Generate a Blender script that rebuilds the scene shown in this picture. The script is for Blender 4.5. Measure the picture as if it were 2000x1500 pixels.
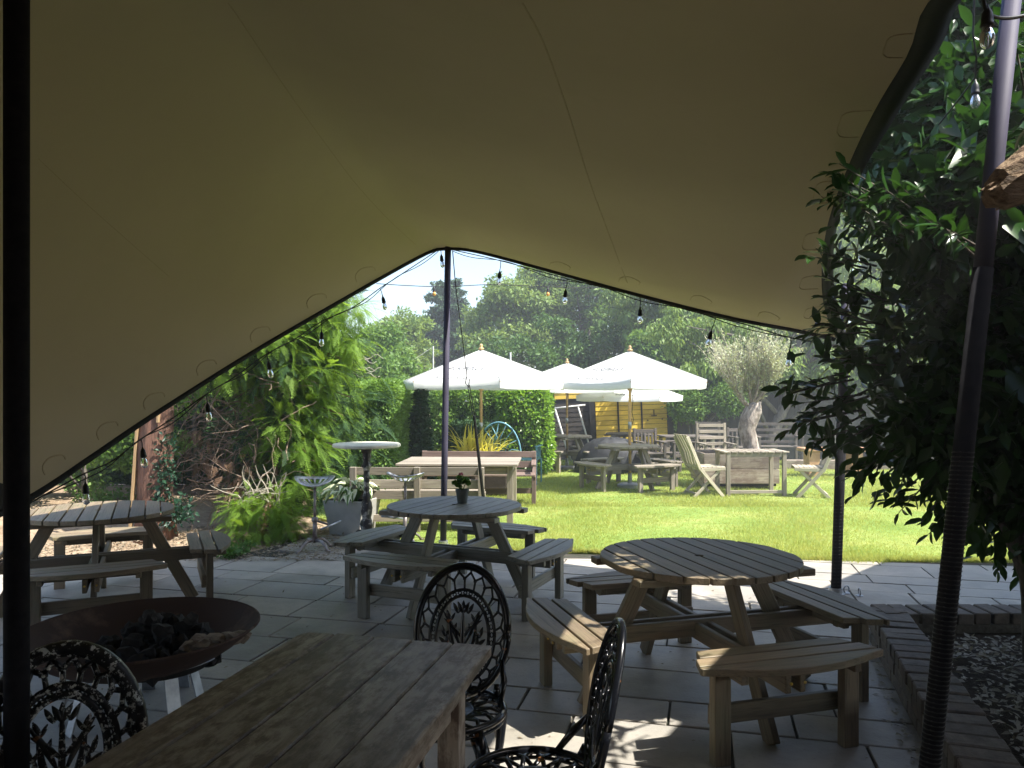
import bpy, bmesh, math, random
import numpy as np
from mathutils import Vector, Matrix, Euler
from mathutils.bvhtree import BVHTree
R = math.radians
PI = math.pi
random.seed(7)
rng = np.random.default_rng(11)
for o in list(bpy.data.objects):
    bpy.data.objects.remove(o)
S = bpy.context.scene
C = S.collection

# ------------------------------------------------------------------ camera
cam_d = bpy.data.cameras.new('camera')
cam = bpy.data.objects.new('camera', cam_d)
C.objects.link(cam)
cam.location = (0, 0, 1.6)
cam.rotation_euler = (R(90), 0, 0)
cam_d.sensor_width = 36
cam_d.lens = 27
cam_d.shift_y = 0.011
cam_d.clip_start = 0.05
cam_d.clip_end = 600
S.camera = cam

# ------------------------------------------------------------------ world and sun
SUN_EL, SUN_AZ = 58.0, 112.0          # azimuth clockwise from +Y
w = bpy.data.worlds.new('World')
S.world = w
w.use_nodes = True
nt = w.node_tree
nt.nodes.clear()
sky = nt.nodes.new('ShaderNodeTexSky')
sky.sky_type = 'NISHITA'
sky.sun_disc = False
sky.sun_elevation = R(SUN_EL)
sky.sun_rotation = R(SUN_AZ)
sky.dust_density = 1.6
sky.air_density = 1.0
bg = nt.nodes.new('ShaderNodeBackground')
bg.inputs[1].default_value = 0.13
wo = nt.nodes.new('ShaderNodeOutputWorld')
nt.links.new(sky.outputs[0], bg.inputs[0])
nt.links.new(bg.outputs[0], wo.inputs[0])
sd = bpy.data.lights.new('sun', 'SUN')
sd.energy = 4.6
sd.angle = R(0.55)
sd.color = (1.0, 0.95, 0.86)
sun = bpy.data.objects.new('sun', sd)
C.objects.link(sun)
_sv = Vector((math.sin(R(SUN_AZ)) * math.cos(R(SUN_EL)), math.cos(R(SUN_AZ)) * math.cos(R(SUN_EL)), math.sin(R(SUN_EL))))
sun.rotation_euler = _sv.to_track_quat('Z', 'Y').to_euler()
sun.location = (8, -4, 14)
S.view_settings.view_transform = 'Standard'
S.view_settings.look = 'None'
S.view_settings.exposure = 1.5
S.view_settings.gamma = 1
S.view_settings.use_curve_mapping = False
S.render.engine = 'CYCLES'
S.cycles.max_bounces = 8
S.cycles.diffuse_bounces = 5
S.cycles.transmission_bounces = 6
S.cycles.transparent_max_bounces = 6
S.cycles.use_denoising = True
S.cycles.caustics_reflective = False
S.cycles.caustics_refractive = False

# ------------------------------------------------------------------ helpers
def P(px, py, D):
    """world point seen at photo pixel (px,py) at distance D in front"""
    return Vector(((px - 1000) / 1500 * D, D, 1.6 - (py - 772) / 1500 * D))

def tag(o, label=None, cat=None, group=None, kind=None):
    if label: o['label'] = label
    if cat: o['category'] = cat
    if group: o['group'] = group
    if kind: o['kind'] = kind
    return o

def empty(name, loc=(0, 0, 0), rz=0, parent=None):
    o = bpy.data.objects.new(name, None)
    C.objects.link(o)
    o.location = loc
    o.rotation_euler = (0, 0, rz)
    o.empty_display_size = 0.1
    if parent: o.parent = parent
    return o

def copy_tree(o, parent=None):
    c = o.copy()
    C.objects.link(c)
    c.parent = parent
    for ch in list(o.children):
        copy_tree(ch, c)
    return c

class MB:
    def __init__(s):
        s.v = []; s.f = []
    def add(s, vs, fs):
        b = len(s.v)
        s.v += [tuple(x) for x in vs]
        s.f += [tuple(i + b for i in f) for f in fs]
        return s
    def box(s, c, size, rot=None):
        c = Vector(c); h = Vector(size) / 2
        vs = []
        for z in (-1, 1):
            for x, y in ((-1, -1), (1, -1), (1, 1), (-1, 1)):
                p = Vector((x * h.x, y * h.y, z * h.z))
                if rot: p = rot @ p
                vs.append(c + p)
        return s.add(vs, [(3, 2, 1, 0), (4, 5, 6, 7), (0, 1, 5, 4), (1, 2, 6, 5), (2, 3, 7, 6), (3, 0, 4, 7)])
    def bar(s, a, b, w, t, up=(0, 0, 1)):
        a = Vector(a); b = Vector(b)
        x = (b - a).normalized(); u = Vector(up)
        y = u.cross(x)
        if y.length < 1e-4: y = Vector((0, 1, 0)).cross(x)
        y.normalize(); z = x.cross(y)
        m = Matrix((x, y, z)).transposed()
        return s.box((a + b) / 2, ((b - a).length, w, t), m)
    def tube(s, pts, r, seg=6, cap=True, flat=1.0, up=None):
        pts = [Vector(p) for p in pts]
        n = len(pts)
        rs = r if isinstance(r, (list, tuple)) else [r] * n
        b = len(s.v)
        prev = None
        for i, p in enumerate(pts):
            t = (pts[min(i + 1, n - 1)] - pts[max(i - 1, 0)])
            if t.length < 1e-9: t = Vector((0, 0, 1))
            t.normalize()
            if prev is None:
                a = Vector(up) if up else (Vector((0, 0, 1)) if abs(t.z) < 0.9 else Vector((0, 1, 0)))
                u = (a - t * a.dot(t)).normalized()
            else:
                u = prev - t * prev.dot(t)
                u = u.normalized() if u.length > 1e-6 else prev
            prev = u
            vv = t.cross(u)
            for k in range(seg):
                an = 2 * PI * k / seg
                s.v.append(tuple(p + (u * math.cos(an) * flat + vv * math.sin(an)) * rs[i]))
        for i in range(n - 1):
            for k in range(seg):
                k2 = (k + 1) % seg
                s.f.append((b + i * seg + k, b + i * seg + k2, b + (i + 1) * seg + k2, b + (i + 1) * seg + k))
        if cap:
            s.f.append(tuple(b + k for k in range(seg))[::-1])
            s.f.append(tuple(b + (n - 1) * seg + k for k in range(seg)))
        return s
    def lathe(s, prof, seg=24, c=(0, 0, 0), closed=False):
        b = len(s.v); cx, cy, cz = c
        for r_, z in prof:
            for k in range(seg):
                a = 2 * PI * k / seg
                s.v.append((cx + r_ * math.cos(a), cy + r_ * math.sin(a), cz + z))
        n = len(prof)
        for i in range(n - 1):
            for k in range(seg):
                k2 = (k + 1) % seg
                s.f.append((b + i * seg + k, b + i * seg + k2, b + (i + 1) * seg + k2, b + (i + 1) * seg + k))
        if not closed:
            if prof[0][0] > 1e-6: s.f.append(tuple(b + k for k in range(seg))[::-1])
            if prof[-1][0] > 1e-6: s.f.append(tuple(b + (n - 1) * seg + k for k in range(seg)))
        return s
    def prism(s, poly, z0, z1):
        n = len(poly); b = len(s.v)
        for z in (z0, z1):
            for x, y in poly: s.v.append((x, y, z))
        s.f.append(tuple(b + i for i in range(n))[::-1])
        s.f.append(tuple(b + n + i for i in range(n)))
        for i in range(n):
            j = (i + 1) % n
            s.f.append((b + i, b + j, b + n + j, b + n + i))
        return s
    def mesh(s, name, mat, smooth=False):
        me = bpy.data.meshes.new(name)
        me.from_pydata(s.v, [], s.f)
        if mat: me.materials.append(mat)
        if smooth: me.polygons.foreach_set('use_smooth', [True] * len(me.polygons))
        me.update()
        return me
    def build(s, name, mat, parent=None, smooth=False, bevel=0, loc=None):
        o = bpy.data.objects.new(name, s.mesh(name, mat, smooth))
        C.objects.link(o)
        if parent: o.parent = parent
        if loc is not None: o.location = loc
        if bevel:
            m = o.modifiers.new('edge', 'BEVEL'); m.width = bevel; m.segments = 1; m.limit_method = 'ANGLE'; m.angle_limit = R(40)
        return o

def put(o, a, b, up=(0, 0, 1)):
    """place object so its local X runs a->b, centre at the middle"""
    a = Vector(a); b = Vector(b)
    x = (b - a).normalized(); y = Vector(up).cross(x)
    if y.length < 1e-4: y = Vector((0, 1, 0)).cross(x)
    y.normalize(); z = x.cross(y)
    m = Matrix((x, y, z)).transposed()
    o.rotation_mode = 'QUATERNION'
    o.rotation_quaternion = m.to_quaternion()
    o.location = (a + b) / 2
    return o

def plank(name, mat, parent, a, b, w, t, up=(0, 0, 1), bevel=0.003, bow=0):
    """a piece of timber in its own frame: grain along local X"""
    L = (Vector(b) - Vector(a)).length
    mb = MB()
    n = 4 if bow else 1
    if bow:
        poly = []
        for i in range(n + 1): poly.append((-L / 2 + L * i / n, -w / 2 + random.uniform(-bow, bow)))
        for i in range(n + 1): poly.append((L / 2 - L * i / n, w / 2 + random.uniform(-bow, bow)))
        mb.prism(poly, -t / 2, t / 2)
    else:
        mb.box((0, 0, 0), (L, w, t))
    o = mb.build(name, mat, parent, bevel=bevel)
    return put(o, a, b, up)

def np_mesh(name, V, F, mat, smooth=False):
    V = np.asarray(V, dtype=np.float32); F = np.asarray(F, dtype=np.int32)
    me = bpy.data.meshes.new(name)
    k = F.shape[1]
    me.vertices.add(len(V)); me.vertices.foreach_set('co', V.ravel())
    me.loops.add(F.size); me.loops.foreach_set('vertex_index', F.ravel())
    me.polygons.add(len(F))
    me.polygons.foreach_set('loop_start', np.arange(0, F.size, k, dtype=np.int32))
    me.polygons.foreach_set('loop_total', np.full(len(F), k, dtype=np.int32))
    if smooth: me.polygons.foreach_set('use_smooth', np.ones(len(F), dtype=bool))
    me.update(calc_edges=True)
    if mat: me.materials.append(mat)
    return me

def np_obj(name, V, F, mat, parent=None, smooth=False):
    o = bpy.data.objects.new(name, np_mesh(name, V, F, mat, smooth))
    C.objects.link(o)
    if parent: o.parent = parent
    return o

def unit(a):
    return a / np.maximum(np.linalg.norm(a, axis=-1, keepdims=True), 1e-9)

def instance_np(TV, TF, pos, X, N, scale):
    """copies of a template (X = length axis, Z = face normal) into one big array"""
    X = unit(X); Y = unit(np.cross(N, X)); Z = np.cross(X, Y)
    n = len(pos); m = len(TV)
    sc = np.asarray(scale).reshape(n, 1, 1) if np.ndim(scale) else scale
    V = (TV[None, :, 0:1] * X[:, None, :] + TV[None, :, 1:2] * Y[:, None, :] + TV[None, :, 2:3] * Z[:, None, :]) * sc + pos[:, None, :]
    F = (TF[None] + (np.arange(n) * m)[:, None, None])
    return V.reshape(-1, 3), F.reshape(-1, TF.shape[1])

def rvec(n):
    return unit(rng.normal(size=(n, 3)))

# simple leaf: folded diamond, 2 triangles
LV = np.array([[0, 0, 0], [.45, .24, .07], [1, 0, -.04], [.45, -.24, .07]])
LF = np.array([[0, 1, 2], [0, 2, 3]])
# broader leaf with a midrib, 8 triangles
BV = np.array([[0, 0, 0], [.22, .15, .05], [.55, .2, .06], [.82, .11, .03], [1.0, 0, -.07], [.82, -.11, .03], [.55, -.2, .06], [.22, -.15, .05], [.3, 0, 0], [.65, 0, -.01]])
BF = np.array([[0, 8, 1], [1, 8, 9], [1, 9, 2], [2, 9, 3], [3, 9, 4], [4, 9, 5], [5, 9, 6], [6, 9, 8], [6, 8, 7], [7, 8, 0]])

def ellip_points(E, n, shell=0.35):
    """n points in the outer shell of a list of ellipsoids (c, r); returns pos and outward"""
    vol = np.array([r[0] * r[1] + r[1] * r[2] + r[0] * r[2] for _, r in E])
    idx = rng.choice(len(E), size=n, p=vol / vol.sum())
    c = np.array([e[0] for e in E])[idx]; r = np.array([e[1] for e in E])[idx]
    d = rvec(n)
    q = 1 - shell * rng.random(n) ** 1.3
    q *= 1 + 0.10 * rng.normal(size=n)
    return c + d * r * q[:, None], unit(d / r)

def clumps_in(E, n, rmin, rmax, shell=0.5):
    p, d = ellip_points(E, n, shell)
    rr = rng.uniform(rmin, rmax, n)
    return [(p[i], (rr[i], rr[i], rr[i] * .8)) for i in range(n)]

def leaf_mesh(name, pos, out, L, mat, parent, droop=0.0, spread=0.9, TV=LV, TF=LF, var=.35):
    n = len(pos)
    X = out * 0.6 + rvec(n) * spread + np.array([0, 0, -droop])
    N = out * 0.5 + rvec(n) * 0.8 + np.array([0, 0, .5])
    sc = L * (1 + var * rng.normal(size=n)).clip(.4, 1.8)
    V, F = instance_np(TV, TF, pos, X, N, sc)
    return np_obj(name, V, F, mat, parent)

# ------------------------------------------------------------------ materials
def newmat(name):
    m = bpy.data.materials.new(name); m.use_nodes = True
    nt = m.node_tree; nt.nodes.clear()
    out = nt.nodes.new('ShaderNodeOutputMaterial')
    b = nt.nodes.new('ShaderNodeBsdfPrincipled')
    nt.links.new(b.outputs[0], out.inputs[0])
    return m, nt, b, out

def nd(nt, t, **kw):
    n = nt.nodes.new(t)
    for k, v in kw.items():
        if k in n.inputs.keys(): n.inputs[k].default_value = v
        else: setattr(n, k, v)
    return n

def mixc(nt, fac, a, b, blend='MIX'):
    m = nt.nodes.new('ShaderNodeMix'); m.data_type = 'RGBA'; m.blend_type = blend
    if isinstance(fac, (int, float)): m.inputs[0].default_value = fac
    else: nt.links.new(fac, m.inputs[0])
    for i, x in ((6, a), (7, b)):
        if isinstance(x, (tuple, list)): m.inputs[i].default_value = (*x[:3], 1)
        else: nt.links.new(x, m.inputs[i])
    return m.outputs[2]

def ramp(nt, fac, stops):
    r = nt.nodes.new('ShaderNodeValToRGB')
    while len(r.color_ramp.elements) < len(stops): r.color_ramp.elements.new(.5)
    for e, (p, c) in zip(r.color_ramp.elements, stops):
        e.position = p
        e.color = (c, c, c, 1) if isinstance(c, (int, float)) else (*c, 1)
    nt.links.new(fac, r.inputs[0])
    return r.outputs[0]

def coords(nt, scale=(1, 1, 1), obj=True, rand=True):
    tc = nt.nodes.new('ShaderNodeTexCoord')
    src = tc.outputs['Object']
    if not obj:
        g = nt.nodes.new('ShaderNodeNewGeometry'); src = g.outputs['Position']
    mp = nt.nodes.new('ShaderNodeMapping'); mp.inputs['Scale'].default_value = scale
    nt.links.new(src, mp.inputs[0])
    if rand and obj:
        oi = nt.nodes.new('ShaderNodeObjectInfo')
        mu = nt.nodes.new('ShaderNodeMath'); mu.operation = 'MULTIPLY'; mu.inputs[1].default_value = 37.0
        nt.links.new(oi.outputs['Random'], mu.inputs[0])
        cb = nt.nodes.new('ShaderNodeCombineXYZ')
        nt.links.new(mu.outputs[0], cb.inputs[0]); nt.links.new(mu.outputs[0], cb.inputs[1]); nt.links.new(mu.outputs[0], cb.inputs[2])
        nt.links.new(cb.outputs[0], mp.inputs[1])
    return mp.outputs[0]

def noise(nt, vec, scale, detail=4, rough=.6, dist=0):
    n = nd(nt, 'ShaderNodeTexNoise'); n.inputs['Scale'].default_value = scale
    n.inputs['Detail'].default_value = detail; n.inputs['Roughness'].default_value = rough; n.inputs['Distortion'].default_value = dist
    nt.links.new(vec, n.inputs['Vector'])
    return n.outputs['Fac']

def bump(nt, b, h, strength=.4, dist=.01):
    n = nt.nodes.new('ShaderNodeBump'); n.inputs['Strength'].default_value = strength; n.inputs['Distance'].default_value = dist
    nt.links.new(h, n.inputs['Height']); nt.links.new(n.outputs[0], b.inputs['Normal'])

def wood(name, a, b_, crack=.35, blotch=None, rough=.75, green=0.0, grain=22):
    m, nt, b, out = newmat(name)
    v = coords(nt, (1.2, grain, grain))
    g1 = noise(nt, v, 1.6, 5, .65, .6)
    v2 = coords(nt, (2.5, grain * 3, grain * 3))
    g2 = noise(nt, v2, 1.6, 3, .6, .3)
    col = mixc(nt, ramp(nt, g1, [(.3, 0.), (.7, 1.)]), a, b_)
    col = mixc(nt, ramp(nt, g2, [(.30, 1.), (.47, 0.)]), col, tuple(x * crack for x in a))
    v3 = coords(nt, (1.5, 3, 3) if name != 'rough_old_table_board' else (5, 10, 10))
    g3 = noise(nt, v3, 2.2, 5, .7)
    if blotch: col = mixc(nt, ramp(nt, g3, [(.44, 0.), (.6, 1.)]), col, blotch)
    if green:
        g4 = noise(nt, coords(nt, (3, 5, 5)), 1.3, 3, .6)
        mm = nt.nodes.new('ShaderNodeMath'); mm.operation = 'MULTIPLY'; mm.inputs[1].default_value = green
        nt.links.new(ramp(nt, g4, [(.45, 0.), (.65, 1.)]), mm.inputs[0])
        col = mixc(nt, mm.outputs[0], col, (.10, .13, .05))
    oi = nt.nodes.new('ShaderNodeObjectInfo')
    hs = nt.nodes.new('ShaderNodeHueSaturation')
    mr = nt.nodes.new('ShaderNodeMapRange'); mr.inputs[3].default_value = .75; mr.inputs[4].default_value = 1.25
    nt.links.new(oi.outputs['Random'], mr.inputs[0]); nt.links.new(mr.outputs[0], hs.inputs['Value']); nt.links.new(col, hs.inputs['Color'])
    nt.links.new(hs.outputs[0], b.inputs['Base Color'])
    b.inputs['Roughness'].default_value = rough
    b.inputs['Specular IOR Level'].default_value = .5
    add = nt.nodes.new('ShaderNodeMath'); add.operation = 'ADD'
    nt.links.new(g1, add.inputs[0]); nt.links.new(g2, add.inputs[1])
    bump(nt, b, add.outputs[0], .5, .004)
    return m

def leafmat(name, c1, c2, trans=.35, rough=.5, tcol=None, spec=.3, isl=.6, nsc=1.1, dry=None):
    m, nt, b, out = newmat(name)
    g = nt.nodes.new('ShaderNodeNewGeometry')
    n = noise(nt, coords(nt, (1, 1, 1), obj=False), nsc, 3, .6)
    fac = nt.nodes.new('ShaderNodeMath'); fac.operation = 'MULTIPLY_ADD'; fac.inputs[1].default_value = isl
    nt.links.new(g.outputs['Random Per Island'], fac.inputs[0])
    mm = nt.nodes.new('ShaderNodeMath'); mm.operation = 'MULTIPLY'; mm.inputs[1].default_value = 1 - isl
    nt.links.new(n, mm.inputs[0]); nt.links.new(mm.outputs[0], fac.inputs[2])
    col = mixc(nt, fac.outputs[0], c1, c2)
    if dry: col = mixc(nt, ramp(nt, noise(nt, coords(nt, (1, 1, 1), obj=False), .75, 5, .7), [(.56, 0.), (.70, .8)]), col, dry)
    nt.links.new(col, b.inputs['Base Color'])
    b.inputs['Roughness'].default_value = rough
    b.inputs['Specular IOR Level'].default_value = spec
    tr = nt.nodes.new('ShaderNodeBsdfTranslucent')
    tc = tcol or tuple(min(1, x * y) for x, y in zip(c2, (1.7, 1.6, .8)))
    tcol2 = mixc(nt, .6, col, tc)
    nt.links.new(tcol2, tr.inputs[0])
    ms = nt.nodes.new('ShaderNodeMixShader'); ms.inputs[0].default_value = trans
    nt.links.new(b.outputs[0], ms.inputs[1]); nt.links.new(tr.outputs[0], ms.inputs[2])
    nt.links.new(ms.outputs[0], out.inputs[0])
    return m

def plain(name, c, rough=.6, metal=0, c2=None, sc=8, bmp=.2, bd=.003, lo=.4, hi=.65, spec=.4, vec=(1, 1, 1)):
    m, nt, b, out = newmat(name)
    v = coords(nt, vec)
    n = noise(nt, v, sc, 5, .65)
    col = mixc(nt, ramp(nt, n, [(lo, 0.), (hi, 1.)]), c, c2 or tuple(x * .7 for x in c))
    nt.links.new(col, b.inputs['Base Color'])
    b.inputs['Roughness'].default_value = rough; b.inputs['Metallic'].default_value = metal
    b.inputs['Specular IOR Level'].default_value = spec
    if bmp: bump(nt, b, n, bmp, bd)
    return m

M = {}
M['table_wood'] = wood('weathered_brown_timber', (.25, .19, .12), (.16, .12, .075), .4, green=.25, rough=.55)
M['table_wood_grey'] = wood('weathered_grey_timber', (.29, .275, .23), (.20, .185, .15), .35, green=.2, rough=.5)
M['lawn_wood'] = wood('silvered_timber', (.34, .295, .235), (.20, .17, .135), .4)
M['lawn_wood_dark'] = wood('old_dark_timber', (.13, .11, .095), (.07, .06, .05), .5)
M['teak'] = wood('pale_silvered_teak', (.46, .41, .31), (.33, .29, .22), .5)
M['redwood'] = wood('reddish_stained_timber', (.20, .14, .115), (.14, .095, .078), .5)
M['old_top'] = wood('rough_old_table_board', (.50, .44, .375), (.25, .20, .16), .3, blotch=(.15, .11, .088), rough=.48, grain=9)
M['crate'] = wood('old_crate_plank', (.40, .34, .275), (.24, .195, .155), .35, blotch=(.19, .14, .11), grain=14)
M['fence'] = wood('dark_fence_board', (.060, .056, .050), (.032, .030, .028), .5)  # base colour darkened to carry the tree shade on the boards
M['batten_wood'] = wood('raw_pine_batten', (.48, .33, .17), (.36, .24, .12), .6)
M['pole_wood'] = wood('varnished_parasol_pole', (.55, .36, .16), (.42, .26, .11), .7, rough=.4)
M['yellow_board'] = wood('yellow_painted_board', (.74, .50, .06), (.62, .41, .05), .6, rough=.55, grain=10)
M['black_board'] = wood('black_stained_board', (.028, .026, .026), (.016, .015, .016), .6)
M['brown_board'] = wood('dark_brown_shed_board', (.05, .042, .036), (.03, .025, .022), .6)

def iron(name, base=(.006, .007, .010), speck=(.35, .35, .33), amt=.62, rough=.22):
    m, nt, b, out = newmat(name)
    n = noise(nt, coords(nt, rand=False), 55, 4, .7)
    n2 = noise(nt, coords(nt, rand=False), 6, 3, .6)
    f = ramp(nt, n, [(amt, 0.), (amt + .05, 1.)])
    col = mixc(nt, f, base, speck)
    f2 = ramp(nt, noise(nt, coords(nt, rand=False), 21, 2, .5), [(.70, 0.), (.73, 1.)])
    col = mixc(nt, f2, col, (.22, .09, .03))
    nt.links.new(col, b.inputs['Base Color'])
    b.inputs['Roughness'].default_value = rough
    rr = mixc(nt, f, (rough,) * 3, (.8,) * 3)
    nt.links.new(rr, b.inputs['Roughness'])
    bump(nt, b, n2, .35, .006)
    return m
M['iron'] = iron('glossy_black_cast_iron', amt=.70)
M['iron_speck'] = iron('flaking_black_cast_iron', speck=(.55, .57, .57), amt=.55, rough=.3)
M['pole'] = plain('grey_violet_steel', (.060, .056, .088), .65, 0, (.045, .042, .065), 3, .05, spec=.2)
M['pole_black'] = plain('black_and_backlit', (.010, .010, .014), .85, 0, (.018, .018, .022), 30, .3, spec=.15)  # black parts; also the backlit dark painted on lower tent poles
M['hem'] = plain('black_webbing', (.010, .010, .010), .8, 0, (.018, .018, .018), 60, .2)
M['outer'] = plain('dark_outer_tent_skin', (.03, .027, .024), .8)
M['cable'] = plain('black_rubber_cable', (.015, .015, .015), .45)
M['steel'] = plain('galvanised_steel', (.45, .47, .5), .4, .8, (.3, .32, .35), 12, .1)
M['whitemetal'] = plain('white_painted_metal', (.62, .62, .60), .5, 0, (.4, .4, .38), 10)
M['stool_metal'] = plain('bare_cast_metal', (.30, .28, .27), .45, .5, (.13, .09, .075), 14, .4)
M['stool_seat'] = plain('worn_aluminium_seat', (.62, .62, .64), .35, .6, (.3, .29, .28), 14, .4)
M['column'] = plain('flaking_painted_iron', (.035, .03, .03), .5, 0, (.55, .53, .48), 9, .6, .006, .50, .62)
M['barstone'] = plain('pale_stone_top', (.72, .69, .55), .6, 0, (.42, .44, .36), 4, .2)
M['planter'] = plain('pale_grey_planter', (.42, .41, .38), .75, 0, (.34, .33, .31), 5, .15)
M['rust'] = plain('rusted_steel_bowl', (.062, .036, .029), .8, .1, (.19, .12, .085), 4, .5, .004, lo=.55, hi=.72)
M['char'] = plain('charcoal', (.012, .011, .011), .85, 0, (.03, .026, .025), 20, 1, .01)
M['ash'] = plain('crumbly_ash', (.30, .25, .20), .95, 0, (.13, .09, .07), 14, 1, .01)
M['blue'] = plain('faded_blue_metal', (.16, .36, .44), .5, .2, (.10, .24, .34), 10)
M['pot'] = plain('grey_pot', (.16, .18, .18), .6, 0, (.10, .12, .12), 6)
M['soil'] = plain('potting_soil', (.04, .03, .02), .95, 0, (.02, .015, .01), 30, 1)
M['bark'] = plain('reddish_bark', (.21, .11, .075), .9, 0, (.09, .05, .035), 4, 1, .03, vec=(6, 6, 1))
M['barkgrey'] = plain('grey_bark', (.17, .15, .12), .9, 0, (.07, .06, .05), 5, 1, .02, vec=(5, 5, 1.5))
M['olivebark'] = plain('pale_olive_bark', (.40, .34, .29), .85, 0, (.14, .11, .09), 7, 1, .03, vec=(2, 2, 1))
M['twig'] = plain('dead_twig', (.30, .22, .16), .9, 0, (.16, .11, .08), 20, .3)
M['twiggrey'] = plain('bare_pale_twig', (.42, .38, .30), .8, 0, (.25, .22, .17), 20, .3)
M['logwood'] = plain('splintered_bark', (.42, .30, .19), .85, 0, (.12, .07, .04), 7, 1, .03, vec=(1.2, 8, 8))
M['sandstone'] = plain('orange_sandstone', (.50, .30, .16), .85, 0, (.36, .2, .11), 6, .5)
M['petal'] = plain('pink_petal', (.62, .12, .22), .5)
M['tarp'] = plain('black_plastic_cover', (.008, .009, .012), .6, 0, (.02, .022, .027), 6, .6, .02)
M['frondbrown'] = leafmat('dead_brown_frond', (.11, .065, .04), (.20, .125, .08), .2, .8)

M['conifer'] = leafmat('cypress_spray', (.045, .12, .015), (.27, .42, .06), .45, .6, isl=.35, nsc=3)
M['conifer_dark'] = leafmat('dark_yew_and_shade', (.018, .05, .018), (.045, .10, .03), .15, .65)  # yew green; also paints the shade inside the cypress
M['laurel'] = leafmat('glossy_laurel', (.08, .19, .02), (.24, .40, .05), .38, .28, spec=.5)
M['shrub'] = leafmat('dark_bay_leaf', (.008, .028, .006), (.035, .105, .014), .18, .3, spec=.35)
M['hedge'] = leafmat('privet_leaf', (.08, .17, .03), (.20, .33, .065), .35, .5)
M['tree_a'] = leafmat('mixed_tree_leaf', (.06, .135, .03), (.16, .27, .055), .35, .5)
M['tree_b'] = leafmat('birch_leaf', (.09, .165, .04), (.22, .31, .08), .35, .5)
M['tree_c'] = leafmat('oak_leaf_dark', (.03, .08, .02), (.09, .17, .035), .28, .5)
M['fir'] = leafmat('fir_needle', (.025, .065, .03), (.06, .12, .05), .15, .6)
M['olive'] = leafmat('olive_leaf', (.30, .33, .20), (.52, .55, .38), .25, .5)
M['ivy'] = leafmat('ivy_leaf', (.01, .04, .025), (.03, .08, .04), .15, .4)
M['phormium'] = leafmat('striped_strap_leaf', (.42, .38, .05), (.62, .55, .12), .35, .45)
M['geranium'] = leafmat('geranium_leaf', (.05, .13, .025), (.1, .2, .04), .3, .5)
M['grass'] = leafmat('grass_blade', (.10, .20, .035), (.46, .47, .16), .42, .6, spec=.12, isl=.45, nsc=1.6, dry=(.52, .44, .20))

def hosta_mat():
    m, nt, b, out = newmat('variegated_hosta')
    tc = nt.nodes.new('ShaderNodeTexCoord')
    sx = nt.nodes.new('ShaderNodeSeparateXYZ'); nt.links.new(tc.outputs['Object'], sx.inputs[0])
    ab = nt.nodes.new('ShaderNodeMath'); ab.operation = 'ABSOLUTE'; nt.links.new(sx.outputs[1], ab.inputs[0])
    n = noise(nt, coords(nt, (12, 40, 1)), 1, 2, .5)
    ad = nt.nodes.new('ShaderNodeMath'); ad.operation = 'MULTIPLY_ADD'; ad.inputs[1].default_value = .03; nt.links.new(n, ad.inputs[0]); nt.links.new(ab.outputs[0], ad.inputs[2])
    f = ramp(nt, ad.outputs[0], [(.022, 0.), (.030, 1.)])
    col = mixc(nt, f, (.15, .28, .07), (.80, .82, .62))
    nt.links.new(col, b.inputs['Base Color']); b.inputs['Roughness'].default_value = .5
    tr = nt.nodes.new('ShaderNodeBsdfTranslucent'); nt.links.new(col, tr.inputs[0])
    ms = nt.nodes.new('ShaderNodeMixShader'); ms.inputs[0].default_value = .3
    nt.links.new(b.outputs[0], ms.inputs[1]); nt.links.new(tr.outputs[0], ms.inputs[2]); nt.links.new(ms.outputs[0], out.inputs[0])
    return m
M['hosta'] = hosta_mat()

def slab_mat():
    m, nt, b, out = newmat('riven_sandstone_slab')
    oi = nt.nodes.new('ShaderNodeObjectInfo')
    n1 = noise(nt, coords(nt, rand=True), 2.2, 6, .65, .3)
    n2 = noise(nt, coords(nt, rand=True), 45, 3, .6)
    n3 = noise(nt, coords(nt, (1, 1, 1), obj=False), 1.3, 4, .6)
    base = ramp(nt, oi.outputs['Random'], [(0., (.36, .33, .275)), (.5, (.48, .43, .36)), (1., (.34, .32, .28))])
    col = mixc(nt, ramp(nt, n1, [(.35, 0.), (.7, 1.)]), base, (.27, .255, .23))
    col = mixc(nt, ramp(nt, n3, [(.50, 0.), (.68, .75)]), col, (.17, .16, .13))
    col = mixc(nt, ramp(nt, n2, [(.60, 0.), (.7, .35)]), col, (.16, .15, .13))
    nt.links.new(col, b.inputs['Base Color'])
    b.inputs['Roughness'].default_value = .5
    b.inputs['Specular IOR Level'].default_value = .4
    ad = nt.nodes.new('ShaderNodeMath'); ad.operation = 'MULTIPLY_ADD'; ad.inputs[1].default_value = .25
    nt.links.new(n2, ad.inputs[0]); nt.links.new(n1, ad.inputs[2])
    bump(nt, b, ad.outputs[0], .6, .012)
    return m
M['slab'] = slab_mat()
M['joint'] = plain('dark_joint_grit', (.055, .05, .042), .95, 0, (.03, .035, .02), 12, 1, .01)

def brick_mat():
    m, nt, b, out = newmat('weathered_brick')
    oi = nt.nodes.new('ShaderNodeObjectInfo')
    n1 = noise(nt, coords(nt), 14, 5, .7)
    base = ramp(nt, oi.outputs['Random'], [(0., (.15, .115, .09)), (.5, (.19, .165, .135)), (1., (.13, .115, .10))])
    col = mixc(nt, ramp(nt, n1, [(.4, 0.), (.68, 1.)]), base, (.075, .065, .055))
    nt.links.new(col, b.inputs['Base Color']); b.inputs['Roughness'].default_value = .85
    bump(nt, b, n1, .9, .008)
    return m
M['brick'] = brick_mat()
M['mortar'] = plain('old_mortar', (.18, .16, .13), .95, 0, (.09, .08, .06), 25, .8, .006)

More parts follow.
